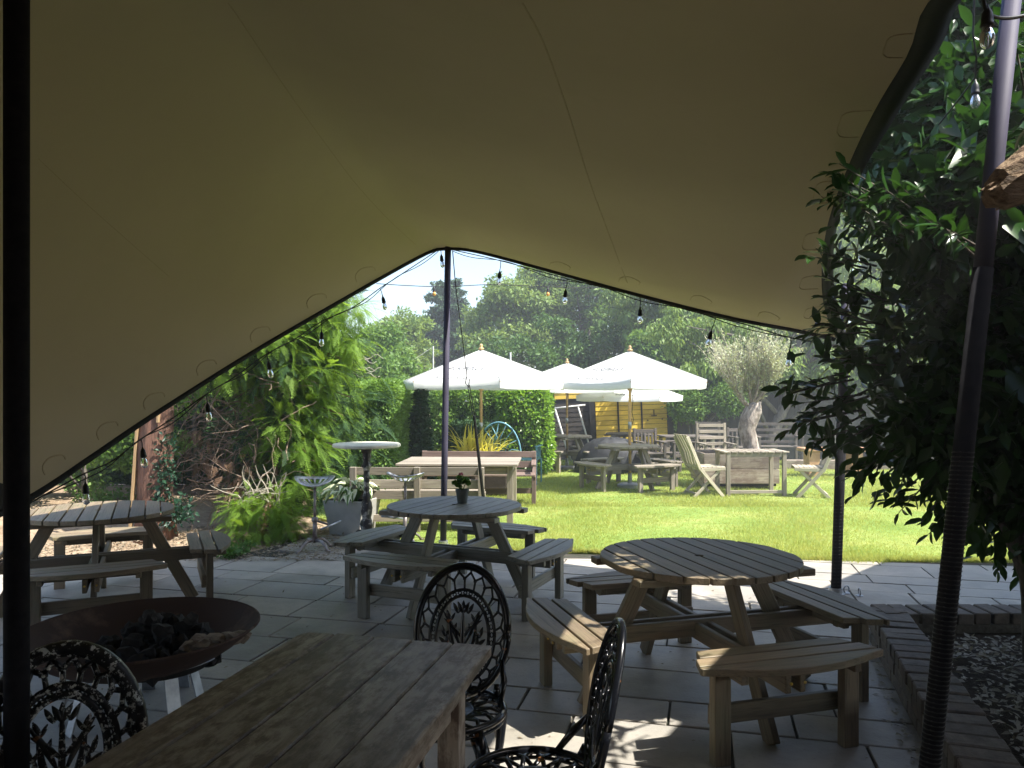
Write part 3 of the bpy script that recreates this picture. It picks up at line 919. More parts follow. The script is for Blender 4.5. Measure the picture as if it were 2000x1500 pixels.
tree('willow_tree', 'weeping tree with hanging foliage left of the olive', g_(1330, 22), [e_(1310, 640, 22, 1.6, 1.3, 1.9), e_(1280, 560, 22, 1.4, 1.2, 1.2), e_(1400, 600, 22, 1.4, 1.2, 1.8)], 34000, .12, M['tree_b'], M['barkgrey'], group=far, clump=100, rc=(.25, .5), droop=1.3)
tree('willow_tree', 'weeping tree with hanging foliage right of the olive above the fence', g_(1560, 21), [e_(1520, 660, 21, 1.5, 1.3, 1.6), e_(1590, 600, 21, 1.5, 1.2, 2.0), e_(1660, 560, 21, 1.4, 1.2, 2.6)], 36000, .12, M['tree_b'], M['barkgrey'], group=far, clump=110, rc=(.25, .5), droop=1.3)
tree('deciduous_tree', 'tall tree filling the gaps behind the big shrub', g_(1790, 22), [e_(1760, 600, 22, 1.9, 1.3, 3.2), e_(1900, 560, 22, 2.3, 1.3, 3.6), e_(1700, 480, 22, 1.8, 1.3, 2.2)], 26000, .16, M['tree_a'], M['barkgrey'], group=far, clump=110, rc=(.35, .7))
tree('deciduous_tree', 'distant hazy tree seen low between the fir and the birch', g_(890, 34), [e_(880, 700, 34, 2.2, 1.6, 1.6), e_(940, 680, 34, 1.8, 1.6, 2), e_(830, 690, 34, 1.8, 1.5, 1.8)], 24000, .16, M['tree_c'], M['barkgrey'], group=far, clump=90, rc=(.4, .7))

# fir with tiered branches
fb = g_(872, 31)
ft = tag(empty('fir_tree', fb), 'tall dark spiky fir rising into the sky behind the tent pole', 'tree', far)
mb = MB(); mb.tube([(0, 0, 0), (0, 0, 3.5), (0, 0, 6.4)], [.18, .1, .015], 7); mb.build('trunk', M['barkgrey'], ft)
pos = []; outs = []
bm_ = MB()
for k in range(260):
    z = 1.0 + 5.2 * rng.random() ** .8
    rr = .78 * max(6.6 - z, .05) ** .62 * rng.uniform(.45, 1.1) + .04
    a = rng.random() * 2 * PI
    tip = np.array([rr * math.cos(a), rr * math.sin(a), z - .15 * rr + .25 * rr])
    bm_.tube([(0, 0, z), tuple(tip)], [.02, .005], 3)
    m_ = 110
    t = rng.random(m_) ** .6
    p = np.array([0, 0, z]) * (1 - t)[:, None] + tip * t[:, None]
    side = np.array([-math.sin(a), math.cos(a), 0])
    p = p + side * (rng.normal(size=m_) * .10 * rr)[:, None] + np.array([0, 0, 1]) * (rng.normal(size=m_) * .03 - .04)[:, None]
    pos.append(p); outs.append(np.tile(np.array([math.cos(a), math.sin(a), 0]), (m_, 1)))
bm_.build('branch_whorls', M['barkgrey'], ft)['kind'] = 'stuff'
leaf_mesh('crown', np.concatenate(pos), np.concatenate(outs), .13, M['fir'], ft, droop=.3)

# bare twisted branches poking from the shrubs
tb = empty('twisted_willow', g_(672, 14.5))
tag(tb, 'pale bare corkscrew branches poking out of the green shrubs', 'tree')
mb = MB(); o0 = Vector(tb.location)
for k in range(7):
    pts = []; p = P(668 + random.uniform(-12, 6), 700 + k * 9, 14.5) - o0
    d = Vector((1, 0, random.uniform(-.3, .5)))
    for i in range(13):
        pts.append(p.copy())
        p = p + d.normalized() * .07
        d = Vector((1, random.uniform(-.5, .5), .9 * math.sin(i * 1.15 + k * 2)))
    mb.tube(pts, [.022 - .0014 * i for i in range(13)], 5)
mb.tube([Vector((0, 0, 0)), P(665, 780, 14.5) - o0, P(668, 700, 14.5) - o0], [.06, .05, .03], 6)
mb.build('branch_cluster', M['twiggrey'], tb, smooth=True)

# clipped hedges
def hedge(name, label, x0, x1, y0, y1, z1, nleaf, L, mat, cat='hedge', rnd=.25, dens=1):
    t = empty(name, ((x0 + x1) / 2, (y0 + y1) / 2, 0)); tag(t, label, cat)
    c = np.array(t.location)
    n = nleaf
    fcs = [((x1 - x0) * z1, 0), ((y1 - y0) * z1, 1), ((x1 - x0) * (y1 - y0), 2), ((y1 - y0) * z1 * .4, 3)]
    pr = np.array([f[0] for f in fcs]); ch = rng.choice(4, n, p=pr / pr.sum())
    q = rng.random((n, 3)); dep = np.abs(rng.normal(size=n)) * .10
    lo = np.array([x0, y0, 0.02]); hi = np.array([x1, y1, z1])
    p = lo + q * (hi - lo); out = np.zeros((n, 3))
    m0 = ch == 0; p[m0, 1] = y0 + dep[m0]; out[m0] = (0, -1, 0)
    m1 = ch == 1; p[m1, 0] = x1 - dep[m1]; out[m1] = (1, 0, 0)
    m2 = ch == 2; p[m2, 2] = z1 - dep[m2]; out[m2] = (0, 0, 1)
    m3 = ch == 3; p[m3, 0] = x0 + dep[m3]; out[m3] = (-1, 0, 0)
    # lumps
    wv = .07 * np.sin(p[:, 0] * 7 + p[:, 2] * 5) + .06 * np.sin(p[:, 0] * 13 - p[:, 2] * 11 + p[:, 1] * 6) + .04 * rng.normal(size=n)
    p = p + out * wv[:, None]
    # round the top edges
    ctr = (lo + hi) / 2; hx = (hi - lo) / 2
    e = np.clip((np.abs(p - ctr) - (hx - rnd)) / rnd, 0, None); l = np.linalg.norm(e, axis=1)
    f = np.where(l > 1, 1 / np.maximum(l, 1e-6), 1)
    p = ctr + np.sign(p - ctr) * (np.minimum(np.abs(p - ctr), hx - rnd) + e * f[:, None] * rnd)
    p[:, 2] = np.maximum(p[:, 2], .02)
    leaf_mesh('foliage', p - c, out, L, mat, t, droop=.1)
    core = MB(); core.box((0, 0, z1 / 2 - .1), (x1 - x0 - .35, y1 - y0 - .35, z1 - .4)); core.build('inner_branches', M['conifer_dark'], t)
    return t
hedge('clipped_hedge', 'long clipped privet hedge behind the tall bar table', -4.6, -1.82, 12.2, 15.5, 1.84, 52000, .055, M['hedge'])
hedge('clipped_hedge', 'clipped hedge seen between the tent pole and the laurel', -1.7, -.2, 15.6, 17, 1.76, 26000, .06, M['hedge'])
hedge('laurel_bush', 'rounded bright glossy laurel bush left of the black shed', -.32, .80, 15.0, 16.6, 1.78, 17000, .085, M['laurel'], 'bush', .4)
hedge('evergreen_shrub', 'low dark evergreen bush in shade behind the strap leaved plant', -1.25, -.35, 14.2, 15.2, 1.1, 9000, .055, M['conifer_dark'], 'bush', .3)
hedge('clipped_hedge', 'distant hedge closing the gap left of the shed', .5, 1.4, 19.5, 21, 1.75, 9000, .07, M['tree_c'])
tree('willow_tree', 'weeping foliage hanging low over the board fence behind the olive', g_(1500, 18.7), [((4.6, 18.6, 2.9), (1.2, .45, .9)), ((6.4, 18.6, 2.8), (1.3, .45, .95)), ((8.2, 18.6, 3.0), (1.4, .45, 1.2)), ((10.2, 18.6, 3.2), (1.5, .5, 1.4))], 30000, .10, M['tree_b'], M['barkgrey'], group=far, clump=110, rc=(.18, .4), droop=1.5)
hedge('overgrown_hedge', 'high overgrown hedge filling the view behind the board fence', 3.2, 17, 20.6, 22, 3.3, 22000, .12, M['tree_a'])
tree('ivy_bush', 'blue green bush hanging over the fence right of the shed', g_(1350, 18.4), [e_(1345, 790, 18.4, .5, .3, .42), e_(1420, 780, 18.4, .5, .3, .4)], 9000, .07, M['tree_a'], M['barkgrey'], cat='bush', tr=.05)
hedge('overgrown_hedge', 'tall dark overgrown hedge behind the cypress and red trunk', -12, -4.3, 12.8, 14, 2.9, 26000, .08, M['tree_c'])
hedge('overgrown_hedge', 'overgrown hedge side along the far left of the garden', -10.5, -8.2, 6.5, 12.7, 2.4, 16000, .08, M['tree_c'])
# narrow dark conifer column
cz = []
for i in range(8):
    z = .15 + i * .21; cz.append(((-1.62, 13.6, z), (.27 - .02 * i if i < 6 else .11, .27 - .02 * i if i < 6 else .11, .22)))
tree('columnar_yew', 'narrow dark conifer left of the tent pole', (-1.62, 13.6, 0), cz, 12000, .06, M['conifer_dark'], M['bark'], tr=.05)

# cypress with hanging sprays -------------------------------------------------
def frond_template():
    V = []; F = []
    def quad(a, b, wa, wb, nrm):
        a = np.array(a); b = np.array(b); d = b - a; s = np.cross(nrm, d); s = s / (np.linalg.norm(s) + 1e-9)
        i = len(V)
        V.extend([a - s * wa, a + s * wa, b + s * wb, b - s * wb]); F.append((i, i + 1, i + 2)); F.append((i, i + 2, i + 3))
    up = np.array([0, 0, 1.])
    ax = [np.array([t, 0, -.38 * t * t]) for t in np.linspace(0, 1, 5)]
    for a, b in zip(ax, ax[1:]): quad(a, b, .008, .006, up)
    for i in range(10):
        t = .12 + .085 * i
        base = np.array([t, 0, -.38 * t * t])
        for sgn in (-1, 1):
            L = .27 * (1 - t) ** .6 * (.6 + .8 * random.random()) + .03
            ang = R(34)
            tip = base + np.array([math.cos(ang) * L, sgn * math.sin(ang) * L, -.10 * L])
            quad(base, tip, .010, .004, up)
            for q in (.35, .65, .9):
                b2 = base + (tip - base) * q
                for s2 in (-1, 1):
                    l2 = L * .30 * (1.1 - q) + .03
                    a2 = sgn * ang + s2 * R(38)
                    i0 = len(V)
                    d = np.array([math.cos(a2), math.sin(a2), -.15])
                    s = np.array([-d[1], d[0], 0]) * .010
                    V.extend([b2 - s, b2 + s, b2 + d * l2]); F.append((i0, i0 + 1, i0 + 2))
    return np.array(V), np.array(F)
FV, FF = frond_template()
def fronds(name, E, n, L, mat, parent, c, shell=.35, low=None, cut=None):
    pos, out = ellip_points(E, n, shell)
    if cut is not None:
        k = cut(pos); pos, out = pos[k], out[k]; n = len(pos)
    o2 = out.copy(); o2[:, 2] *= .4
    X = o2 * 1.0 + rvec(n) * .55 + np.array([0, 0, -.25])
    N = np.array([0, 0, 1.]) + out * .5 + rvec(n) * .3
    V, F = instance_np(FV, FF, pos - np.array(c), X, N, L * rng.uniform(.6, 1.25, n))
    return np_obj(name, V, F, mat, parent)
cb = (-2.9, 9.6, 0)
cy = tag(empty('cypress_tree', cb), 'big cypress with bright feathery sprays left of the bar table', 'tree')
mb = MB(); trunk_mb(mb, (0, 0, -.1), (.1, 0, 3.6), .14, .05, 9, .04)
trunk_mb(mb, (.05, -.9, -.05), (.15, -.5, 1.0), .05, .02, 7, .03)
for k in range(46):
    z = random.uniform(.3, 3.2); a = random.uniform(0, 2 * PI); l = random.uniform(.5, 1.1)
    l *= .8; mb.tube([(0, 0, z), (l * .5 * math.cos(a), l * .5 * math.sin(a), z + .1), (l * math.cos(a), l * math.sin(a), z - .05)], [.02, .012, .004], 5)
mb.build('trunk', M['bark'], cy, smooth=True)
EC = [((-2.72, 9.35, 1.45), (.42, .5, .8)), ((-2.62, 9.6, 2.35), (.72, .7, .8)), ((-3.3, 9.1, 2.15), (.85, .5, .42)), ((-2.62, 9.3, .8), (.35, .4, .55)),
      ((-2.85, 9.1, 1.95), (.55, .45, .42)), ((-2.95, 9.9, 3.0), (1.0, .8, .8))]
ECc = clumps_in(EC, 120, .12, .26, .45)
ECc = [(c, (r[0] * 1.25, r[1] * 1.25, r[2] * .75)) for c, r in ECc]
fronds('crown', ECc, 6500, .27, M['conifer'], cy, cb, .7)
fronds('shaded_foliage', EC, 2200, .27, M['conifer_dark'], cy, cb, .95)  # same sprays in darker green, shade painted into the crown
fronds('low_sprays', [((-3.0, 8.5, .36), (.22, .2, .2)), ((-2.62, 8.5, .36), (.24, .2, .18)), ((-2.85, 8.35, .12), (.3, .2, .1)), ((-2.45, 8.5, .16), (.2, .2, .12))], 620, .19, M['conifer'], cy, cb, .7)
fronds('inner_foliage', [((-2.9, 10.6, 1.3), (1.2, .4, 1.4))], 900, .40, M['conifer_dark'], cy, cb, .8)  # dark green backing that paints the shaded hollow
fronds('dead_sprays', [((-3.55, 8.9, 1.1), (.3, .25, .5)), ((-3.2, 9.0, .7), (.3, .25, .3)), ((-3.1, 8.6, .5), (.10, .1, .06))], 150, .18, M['frondbrown'], cy, cb, .9)
dt = MB()
for k in range(330):
    p = Vector((random.uniform(-4.0, -2.55), random.uniform(8.75, 9.8), random.uniform(.25, 1.85))) - Vector(cb)
    d = Vector((random.uniform(-1, 1), random.uniform(-.6, .3), random.uniform(-.7, .7)))
    pts = []
    for i in range(6):
        pts.append(p.copy()); p = p + d.normalized() * random.uniform(.06, .13); d += Vector((random.uniform(-.4, .4), random.uniform(-.3, .3), random.uniform(-.5, .3)))
    r0 = random.choice([.004, .005, .007, .011])
    dt.tube(pts, [r0 * (1 - .14 * i) for i in range(6)], 4, cap=False)
o = dt.build('dead_twigs', M['twig'], cy); o['kind'] = 'stuff'
dt = MB()
for k in range(26):
    p = Vector((random.uniform(-3.05, -2.6), random.uniform(8.5, 8.7), random.uniform(.35, .5))) - Vector(cb)
    d = Vector((random.uniform(-.5, .8), random.uniform(-.2, .2), random.uniform(.3, 1)))
    pts = []
    for i in range(6):
        pts.append(p.copy()); p = p + d.normalized() * .08; d += Vector((random.uniform(-.4, .4), 0, random.uniform(-.5, .3)))
    dt.tube(pts, [.008 * (1 - .14 * i) for i in range(6)], 4, cap=False)
o = dt.build('bare_twigs', M['twiggrey'], cy); o['kind'] = 'stuff'
# second, taller cypress behind
c2 = (-3.0, 12.4, 0)
t2 = tag(empty('cypress_tree', c2), 'taller cypress behind with grey green sprays against the sky', 'tree')
mb = MB(); trunk_mb(mb, (0, 0, -.1), (0, 0, 3.8), .13, .04, 9, .04); mb.build('trunk', M['bark'], t2, smooth=True)
fronds('crown', [((-3.3, 12, 2.5), (.75, .7, .9)), ((-3.3, 12.3, 3.2), (.6, .7, .7)), ((-2.95, 11.9, 1.6), (.6, .6, .9)), ((-4.1, 12, 3.2), (1, .7, 1.4))], 3200, .27, M['conifer'], t2, c2, .4)
# red barked trunk with pine battens
rb = g_(302, 8.6)
rt = tag(empty('conifer_trunk', rb), 'thick reddish bare trunk with ivy and pine battens behind the left picnic table', 'tree')
mb = MB(); trunk_mb(mb, (0, 0, -.05), (.06, 0, 3.3), .20, .15, 12, .015, 12); mb.build('trunk', M['bark'], rt, smooth=True)
plank('batten', M['batten_wood'], rt, (-.22, -.12, 0), (-.13, -.12, 1.28), .05, .03)
plank('batten', M['batten_wood'], rt, (-.10, -.2, 1.30), (-.10, -.2, 2.2), .07, .03)
plank('batten', M['batten_wood'], rt, (.12, -.18, 1.3), (.16, -.18, 2.0), .04, .025)
ip, io = ellip_points([((.17, -.12, .75), (.13, .12, .55)), ((.25, -.1, .3), (.25, .2, .2))], 900, .8)
leaf_mesh('ivy', ip, io, .055, M['ivy'], rt)
tree('privet_shrub', 'leafy shrub behind the left picnic table', g_(170, 11), [((-6.2, 11, .9), (1.2, .7, .9)), ((-5.1, 11.2, 1.3), (.8, .7, 1.0)), ((-7.4, 10.6, 1.2), (1, .8, 1.2))], 26000, .07, M['hedge'], M['barkgrey'], cat='bush', tr=.05, clump=60, rc=(.18, .32))
tree('privet_shrub', 'dark shrub in the gap left of the cypress', g_(380, 11.8), [((-4.8, 11.9, 1.4), (.7, .5, 1.1)), ((-5.9, 12.3, 2.2), (1.4, .7, 1.4)), ((-3.9, 11.6, .8), (.6, .5, .8))], 16000, .07, M['conifer_dark'], M['barkgrey'], cat='bush', tr=.05, clump=40, rc=(.2, .35))
# ground litter and weeds by the left bed
n = 5200
x = rng.uniform(-5.2, -1.7, n); y = 7.4 + 1.9 * rng.random(n) ** 1.2
pos = np.stack([x, y, np.full(n, .012)], -1); kk = np.array([not inside(LAWN, a, b) for a, b in zip(x, y)]) ; pos = pos[kk]
V, F = instance_np(LV, LF, pos, rvec(len(pos)) * np.array([1, 1, .15]), np.tile([0, 0, 1.], (len(pos), 1)) + rvec(len(pos)) * .4, .035 * rng.uniform(.4, 1.6, len(pos)))
tag(np_obj('leaf_litter', V, F, M['litterleaf']), 'dry brown leaf litter scattered on the bare earth bed', 'leaf litter', kind='stuff')
for i, (px, py, n, lab) in enumerate([(448, 1090, 60, 'small green weed growing at the paving edge by the cypress'), (475, 1078, 30, 'wispy seedling beside the paving edge weed')]):
    Dw = 2400 / (py - 772); c = g_(px, Dw)
    pos, out = ellip_points([((0, 0, .05), (.12, .1, .05))], n * 4, .9)
    t = tag(empty('weed', c), lab, 'weed'); leaf_mesh('foliage', pos, out, .05, M['geranium'], t)

# ------------------------------------------------------------------ olive in its crate
OB = (4.22, 13.5, 0)
ol = tag(empty('olive_tree', OB), 'pale stemmed olive tree with silvery crown growing in the wooden crate', 'tree')
mb = MB(); mb.tube([(0, 0, .12), (.02, 0, .5), (-.04, 0, .8), (-.10, 0, 1.0), (-.04, 0, 1.2), (.03, 0, 1.36), (.08, 0, 1.5)], [.15, .14, .14, .155, .165, .15, .08], 12)
tips = []
for k in range(13):
    a = 2 * PI * k / 13 + random.uniform(-.2, .2); l = random.uniform(.3, .6)
    s = Vector((.0, 0, 1.2 + .02 * k)); e = Vector((l * .85 * math.cos(a), l * .7 * math.sin(a), 1.45 + random.uniform(.1, .55)))
    m_ = s.lerp(e, .5) + Vector((0, 0, -.05))
    mb.tube([s, m_, e], [.034, .018, .009], 6); tips.append((m_, e))
mb.build('trunk', M['olivebark'], ol, smooth=True)
tw = MB(); tp = []
for k in range(520):
    m_, e = random.choice(tips)
    s = m_.lerp(e, random.uniform(.2, 1)); h = Vector((s.x, s.y, 0))
    d = (h * random.uniform(.5, 1.3) + Vector((random.uniform(-.35, .35), random.uniform(-.3, .3), random.uniform(.5, 1.1)))).normalized()
    L = random.uniform(.35, .95)
    p1 = s + d * L * .5 + Vector((random.uniform(-.04, .04), 0, .02)); p2 = s + d * L + Vector((random.uniform(-.05, .05), 0, .05))
    tw.tube([s, p1, p2], [.007, .005, .002], 3, cap=False)
    for q in range(20):
        t = random.random()
        p = (s.lerp(p1, t * 2) if t < .5 else p1.lerp(p2, t * 2 - 1))
        tp.append((p.x, p.y, p.z, d.x, d.y, d.z))
tw.build('twigs', M['twiggrey'], ol)['kind'] = 'stuff'
tp = np.array(tp); pp = tp[:, :3] + rng.normal(size=(len(tp), 3)) * .015
leaf_mesh('crown', pp, unit(tp[:, 3:]), .045, M['olive'], ol, spread=.7)
cr = tag(empty('wooden_crate', (3.9, 13.5, 0)), 'old plank crate planter holding the olive tree', 'planter')
for z, hh in ((.22, .24), (.48, .26)):
    plank('plank', M['crate'], cr, (-.64, -.45, z), (.64, -.45, z), .035, hh, bow=0)
    plank('plank', M['crate'], cr, (-.64, .45, z), (.64, .45, z), .035, hh)
    plank('plank', M['crate'], cr, (-.62, -.43, z), (-.62, .43, z), .035, hh)
    plank('plank', M['crate'], cr, (.62, -.43, z), (.62, .43, z), .035, hh)
MB().box((0, 0, .3), (1.2, .84, .5)).build('soil_fill', M['soil'], cr)

# ------------------------------------------------------------------ big bay shrub on the right
SB = (3.0, 4.0, .2)
sh = tag(empty('bay_shrub', SB), 'huge dark glossy leaved shrub overhanging the brick planter', 'shrub')
mb = MB()
stems = []
for k in range(9):
    a = random.uniform(0, 2 * PI)
    b0 = Vector((.25 * math.cos(a), .25 * math.sin(a), -.1)); tp_ = Vector((random.uniform(-1.0, 1.0), random.uniform(-.5, .5), random.uniform(1.6, 3.0)))
    mb.tube([b0, b0.lerp(tp_, .4) + Vector((0, 0, .2)), tp_], [.035, .025, .01], 7); stems.append((b0, tp_))
ES = [((2.75, 4.0, 2.5), (.95, .62, .75)), ((2.65, 4.0, 1.85), (.98, .62, .6)), ((2.55, 4.0, 1.45), (.88, .5, .42)), ((3.2, 4.0, 1.15), (.95, .55, .48)), ((3.7, 4.0, 2.0), (1.2, .8, 1.2)),
      ((3.05, 4.15, 3.4), (.95, .5, .8)), ((2.35, 3.9, 3.05), (.42, .45, .42)), ((3.0, 4.0, 1.5), (.6, .5, .5))]
ESl = [((c[0] - SB[0], c[1] - SB[1], c[2] - SB[2]), r) for c, r in ES]
def jitter_edge(n):
    return rng.normal(size=(n, 3)) * .05
ES += [((2.32, 4.5, 3.0), (.42, .3, .6)), ((1.97, 3.5, 2.4), (.22, .14, .35)), ((2.15, 3.45, 2.55), (.28, .15, .4)), ((2.36, 3.98, 2.72), (.42, .4, .5)), ((2.3, 3.68, 2.6), (.36, .28, .45)), ((2.5, 4.25, 3.55), (.5, .38, .9)), ((3.0, 4.05, 1.15), (.72, .45, .36)), ((3.7, 4.1, 1.1), (.9, .55, .5)), ((3.3, 4.6, 3.9), (1.2, .6, .9)), ((3.1, 3.2, 2.7), (.45, .42, .75)), ((2.85, 3.2, 1.9), (.5, .4, .6)), ((3.5, 3.4, 1.5), (.7, .5, .6)), ((3.6, 3.6, 2.8), (.9, .6, .9)), ((4.4, 4.6, 2.2), (1.1, .8, 1.6))]  # extra clumps, some out of view, added to block sun on the round table
ESl = [((c[0] - SB[0], c[1] - SB[1], c[2] - SB[2]), r) for c, r in ES]
n = 40000
pos, out = ellip_points(ESl, n, .8); pos += jitter_edge(n)
# short side twigs for sprigs standing off the silhouette
sp_pos = []; sp_dir = []
anch = [P(1640, 380, 3.6), P(1720, 360, 3.3), P(1600, 500, 3.9), P(1620, 590, 3.9), P(1590, 640, 3.9), P(1545, 770, 4.0), P(1560, 830, 4.0), P(1600, 870, 4.0), P(1625, 700, 3.9), P(1680, 930, 4.1), P(1750, 985, 4.1),
        P(1820, 1030, 4.1), P(1900, 1070, 4.2), P(1950, 1100, 4.2), P(1990, 1120, 4.2), P(1780, 360, 3.4), P(1860, 380, 3.4), P(1760, 440, 3.3), P(1700, 450, 3.4), P(1840, 440, 3.1), P(1840, 60, 4.1), P(1885, 80, 4.1), P(1980, 60, 2.6),
        P(1985, 250, 2.7), P(1570, 800, 3.95), P(1660, 330, 3.5), P(1950, 200, 3.9), P(1800, 130, 4.1), P(1760, 200, 4.1), P(1790, 220, 4.0), P(1610, 560, 3.9)]
cen = Vector((2.9, 4.0, 1.9))
for a in anch:
    for s_ in range(3):
        tip = a + Vector((random.uniform(-.06, .06), random.uniform(-.1, .1), random.uniform(-.05, .05)))
        base = tip.lerp(cen, .22) + Vector((0, 0, random.uniform(-.05, .05)))
        mb.tube([base - Vector(SB), tip - Vector(SB)], [.006, .002], 4)
        for q in range(9):
            t = .35 + .65 * q / 8
            p = base.lerp(tip, t); d = (tip - base).normalized()
            sd = Vector((random.uniform(-1, 1), random.uniform(-1, 1), random.uniform(-.6, .8))).normalized()
            sp_pos.append(p - Vector(SB)); sp_dir.append((d * .8 + sd * .8 + Vector((0, 0, -.15))).normalized())
mb.build('stem', M['barkgrey'], sh, smooth=True)
n0 = len(sp_pos)
lfm = np_mesh('leaf', BV * .11, BF, M['shrub'], True)
order = list(range(n0)); random.shuffle(order)
# the outermost sprig leaves are single parts
for i in order[:300]:
    o = bpy.data.objects.new('leaf', lfm); C.objects.link(o); o.parent = sh
    x = Vector(sp_dir[i]); nrm = Vector((random.uniform(-.4, .4), random.uniform(-.7, 0), 1)).normalized()
    y = nrm.cross(x).normalized(); z = x.cross(y)
    m_ = Matrix((x, y, z)).transposed().to_4x4(); s_ = random.uniform(.7, 1.15)
    o.matrix_local = Matrix.Translation(sp_pos[i]) @ m_ @ Matrix.Scale(s_, 4)
rest = np.array([tuple(sp_pos[i]) for i in order[300:]]); rd = np.array([tuple(sp_dir[i]) for i in order[300:]])
allp = np.concatenate([pos, rest]); allo = np.concatenate([out, rd])
X = allo * .6 + rvec(len(allp)) * .8 + np.array([0, 0, -.25]); N = allo * .4 + rvec(len(allp)) * .7 + np.array([0, -.1, .8])
V, F = instance_np(BV, BF, allp, X, N, .105 * rng.uniform(.6, 1.2, len(allp)))
o = np_obj('foliage', V, F, M['shrub'], sh, smooth=True); o['kind'] = 'stuff'
ESi = [(c, (r_[0] * .82, r_[1] * .82, r_[2] * .82)) for c, r_ in ESl]
ip2, io2 = ellip_points(ESi, 34000, .95)
o = leaf_mesh('inner_foliage', ip2, io2, .13, M['shrub'], sh, droop=.2); o['kind'] = 'stuff'

# splintered log end, upper right
lg = tag(empty('log', P(2010, 350, 1.9)), 'rough splintered log end jutting in beside the leaning pole', 'log')
mb = MB(); vs = []
a = P(1930, 392, 1.9) - Vector(lg.location); b = P(2120, 270, 1.9) - Vector(lg.location)
pts = [a.lerp(b, t) for t in (0, .08, .2, .4, .7, 1)]
mb.tube(pts, [.018, .040, .052, .062, .07, .07], 14)
vv_ = []
for (x, y, z) in mb.v: vv_.append((x + random.uniform(-.006, .006), y + random.uniform(-.006, .006), z + random.uniform(-.006, .006)))
mb.v = vv_
mb.build('log_body', M['logwood'], lg)
mb = MB()
for k in range(26):
    an = random.uniform(0, 2 * PI); d = (b - a).normalized(); u = Vector((0, 1, 0)); w_ = d.cross(u).normalized()
    q = random.uniform(0, .35); c = a.lerp(b, q) + (u * math.cos(an) + w_ * math.sin(an)) * (.03 + .08 * q)
    mb.bar(c, c + d * random.uniform(.04, .12) + Vector((0, 0, random.uniform(-.004, .004))), random.uniform(.006, .014), .004)
mb.build('bark_flakes', M['logwood'], lg)['kind'] = 'stuff'

# ================================================================== BRICK PLANTER
bp = tag(empty('brick_planter', (2.36, 5.05, 0)), 'low raised bed of weathered bricks under the overhanging shrub', 'planter')
def brick_run(a, b, courses, cap=True, name='brick'):
    a = Vector(a); b = Vector(b); d = (b - a); L = d.length; d.normalize(); nrm = Vector((-d.y, d.x, 0))
    o0 = Vector(bp.location)
    rz = math.atan2(d.y, d.x)
    for c in range(courses):
        z = .008 + c * .073 + .0325
        off = 0 if c % 2 else .11
        s = -off
        while s < L - .03:
            s0 = max(s, 0); s1 = min(s + .215, L)
            if s1 - s0 > .04:
                mb = MB().box((0, 0, 0), (s1 - s0 - .002, .10, .065))
                o = mb.build('brick', M['brick'], bp, bevel=.004)
                o.location = a + d * (s0 + s1) / 2 + nrm * (.05 + random.uniform(-.003, .003)) + Vector((0, 0, z)) - o0
                o.rotation_euler = (random.uniform(-.01, .01), random.uniform(-.01, .01), rz + random.uniform(-.012, .012))
            s += .225
    # capping of bricks laid across
    z = .008 + courses * .073 + .036
    n = int(L / .112)
    for i in range(n):
        mb = MB().box((0, 0, 0), (.10, .222, .072))
        o = mb.build('brick', M['brick'], bp, bevel=.006)
        o.location = a + d * (i + .5) * L / n + nrm * (.104 + random.uniform(-.006, .006)) + Vector((0, 0, z + random.uniform(-.004, .004))) - o0
        o.rotation_euler = (random.uniform(-.02, .02), random.uniform(-.02, .02), rz + random.uniform(-.04, .04))
    mm = MB(); mid = (a + b) / 2 + nrm * .06 - o0
    mm.box(mid + Vector((0, 0, (.008 + courses * .073) / 2 + .01)), (L - .02, .085, .008 + courses * .073 + .03), Matrix.Rotation(rz, 3, 'Z'))
    mm.build('mortar', M['mortar'], bp)
    mm = MB(); mid = (a + b) / 2 + nrm * .155 - o0
    mm.box(mid + Vector((0, 0, (.008 + courses * .073) / 2)), (L, .10, .008 + courses * .073), Matrix.Rotation(rz, 3, 'Z'))
    mm.build('backing', M['mortar'], bp)
brick_run((1.30, 1.6, 0), (2.33, 5.02, 0), 2)
# nrm for this run points to -x, so shift it: rebuild direction so the inside is to the right
for o in list(bp.children): bpy.data.objects.remove(o)
brick_run((2.33, 5.02, 0), (1.30, 1.6, 0), 2)
brick_run((6.4, 5.02, 0), (2.35, 5.05, 0), 2)
mb = MB().add([(2.45 - 2.36, 4.9 - 5.05, .10), (1.35 - 2.36, 1.3 - 5.05, .16), (6 - 2.36, 1.3 - 5.05, .16), (6.3 - 2.36, 4.9 - 5.05, .10)], [(0, 1, 2, 3)])
mb.build('planter_soil', M['mulch'], bp)
n = 5200
q = rng.random((n, 2)); y = 1.7 + q[:, 1] * 2.9; x = 1.62 + (y - 1.7) * .30 + q[:, 0] * 1.8
pos = np.stack([x, y, .17 - (y - 1.7) * .008 + rng.random(n) * .02], -1)
V, F = instance_np(LV, LF, pos, rvec(n) * np.array([1, 1, .2]), np.tile([0, 0, 1.], (n, 1)) + rvec(n) * .5, .04 * rng.uniform(.5, 1.5, n))
tag(np_obj('fallen_leaves', V, F, M['litterwhite']), 'pale dry leaves covering the soil inside the brick planter', 'dead leaves', kind='stuff')
n = 260
t = rng.random(n); x = 1.33 + t * 1.0; y = 1.75 + t * 3.3; off = np.abs(rng.normal(size=n)) * .035 + .01
pos = np.stack([x - off, y + off * .3, np.full(n, .008)], -1)
V, F = instance_np(LV, LF, pos, rvec(n) * np.array([1, 1, .1]), np.tile([0, 0, 1.], (n, 1)) + rvec(n) * .4, .03 * rng.uniform(.5, 1.5, n))
tag(np_obj('leaf_litter', V, F, M['litterwhite']), 'thin line of dry leaf litter along the foot of the brick planter', 'leaf litter', kind='stuff')
n = 420
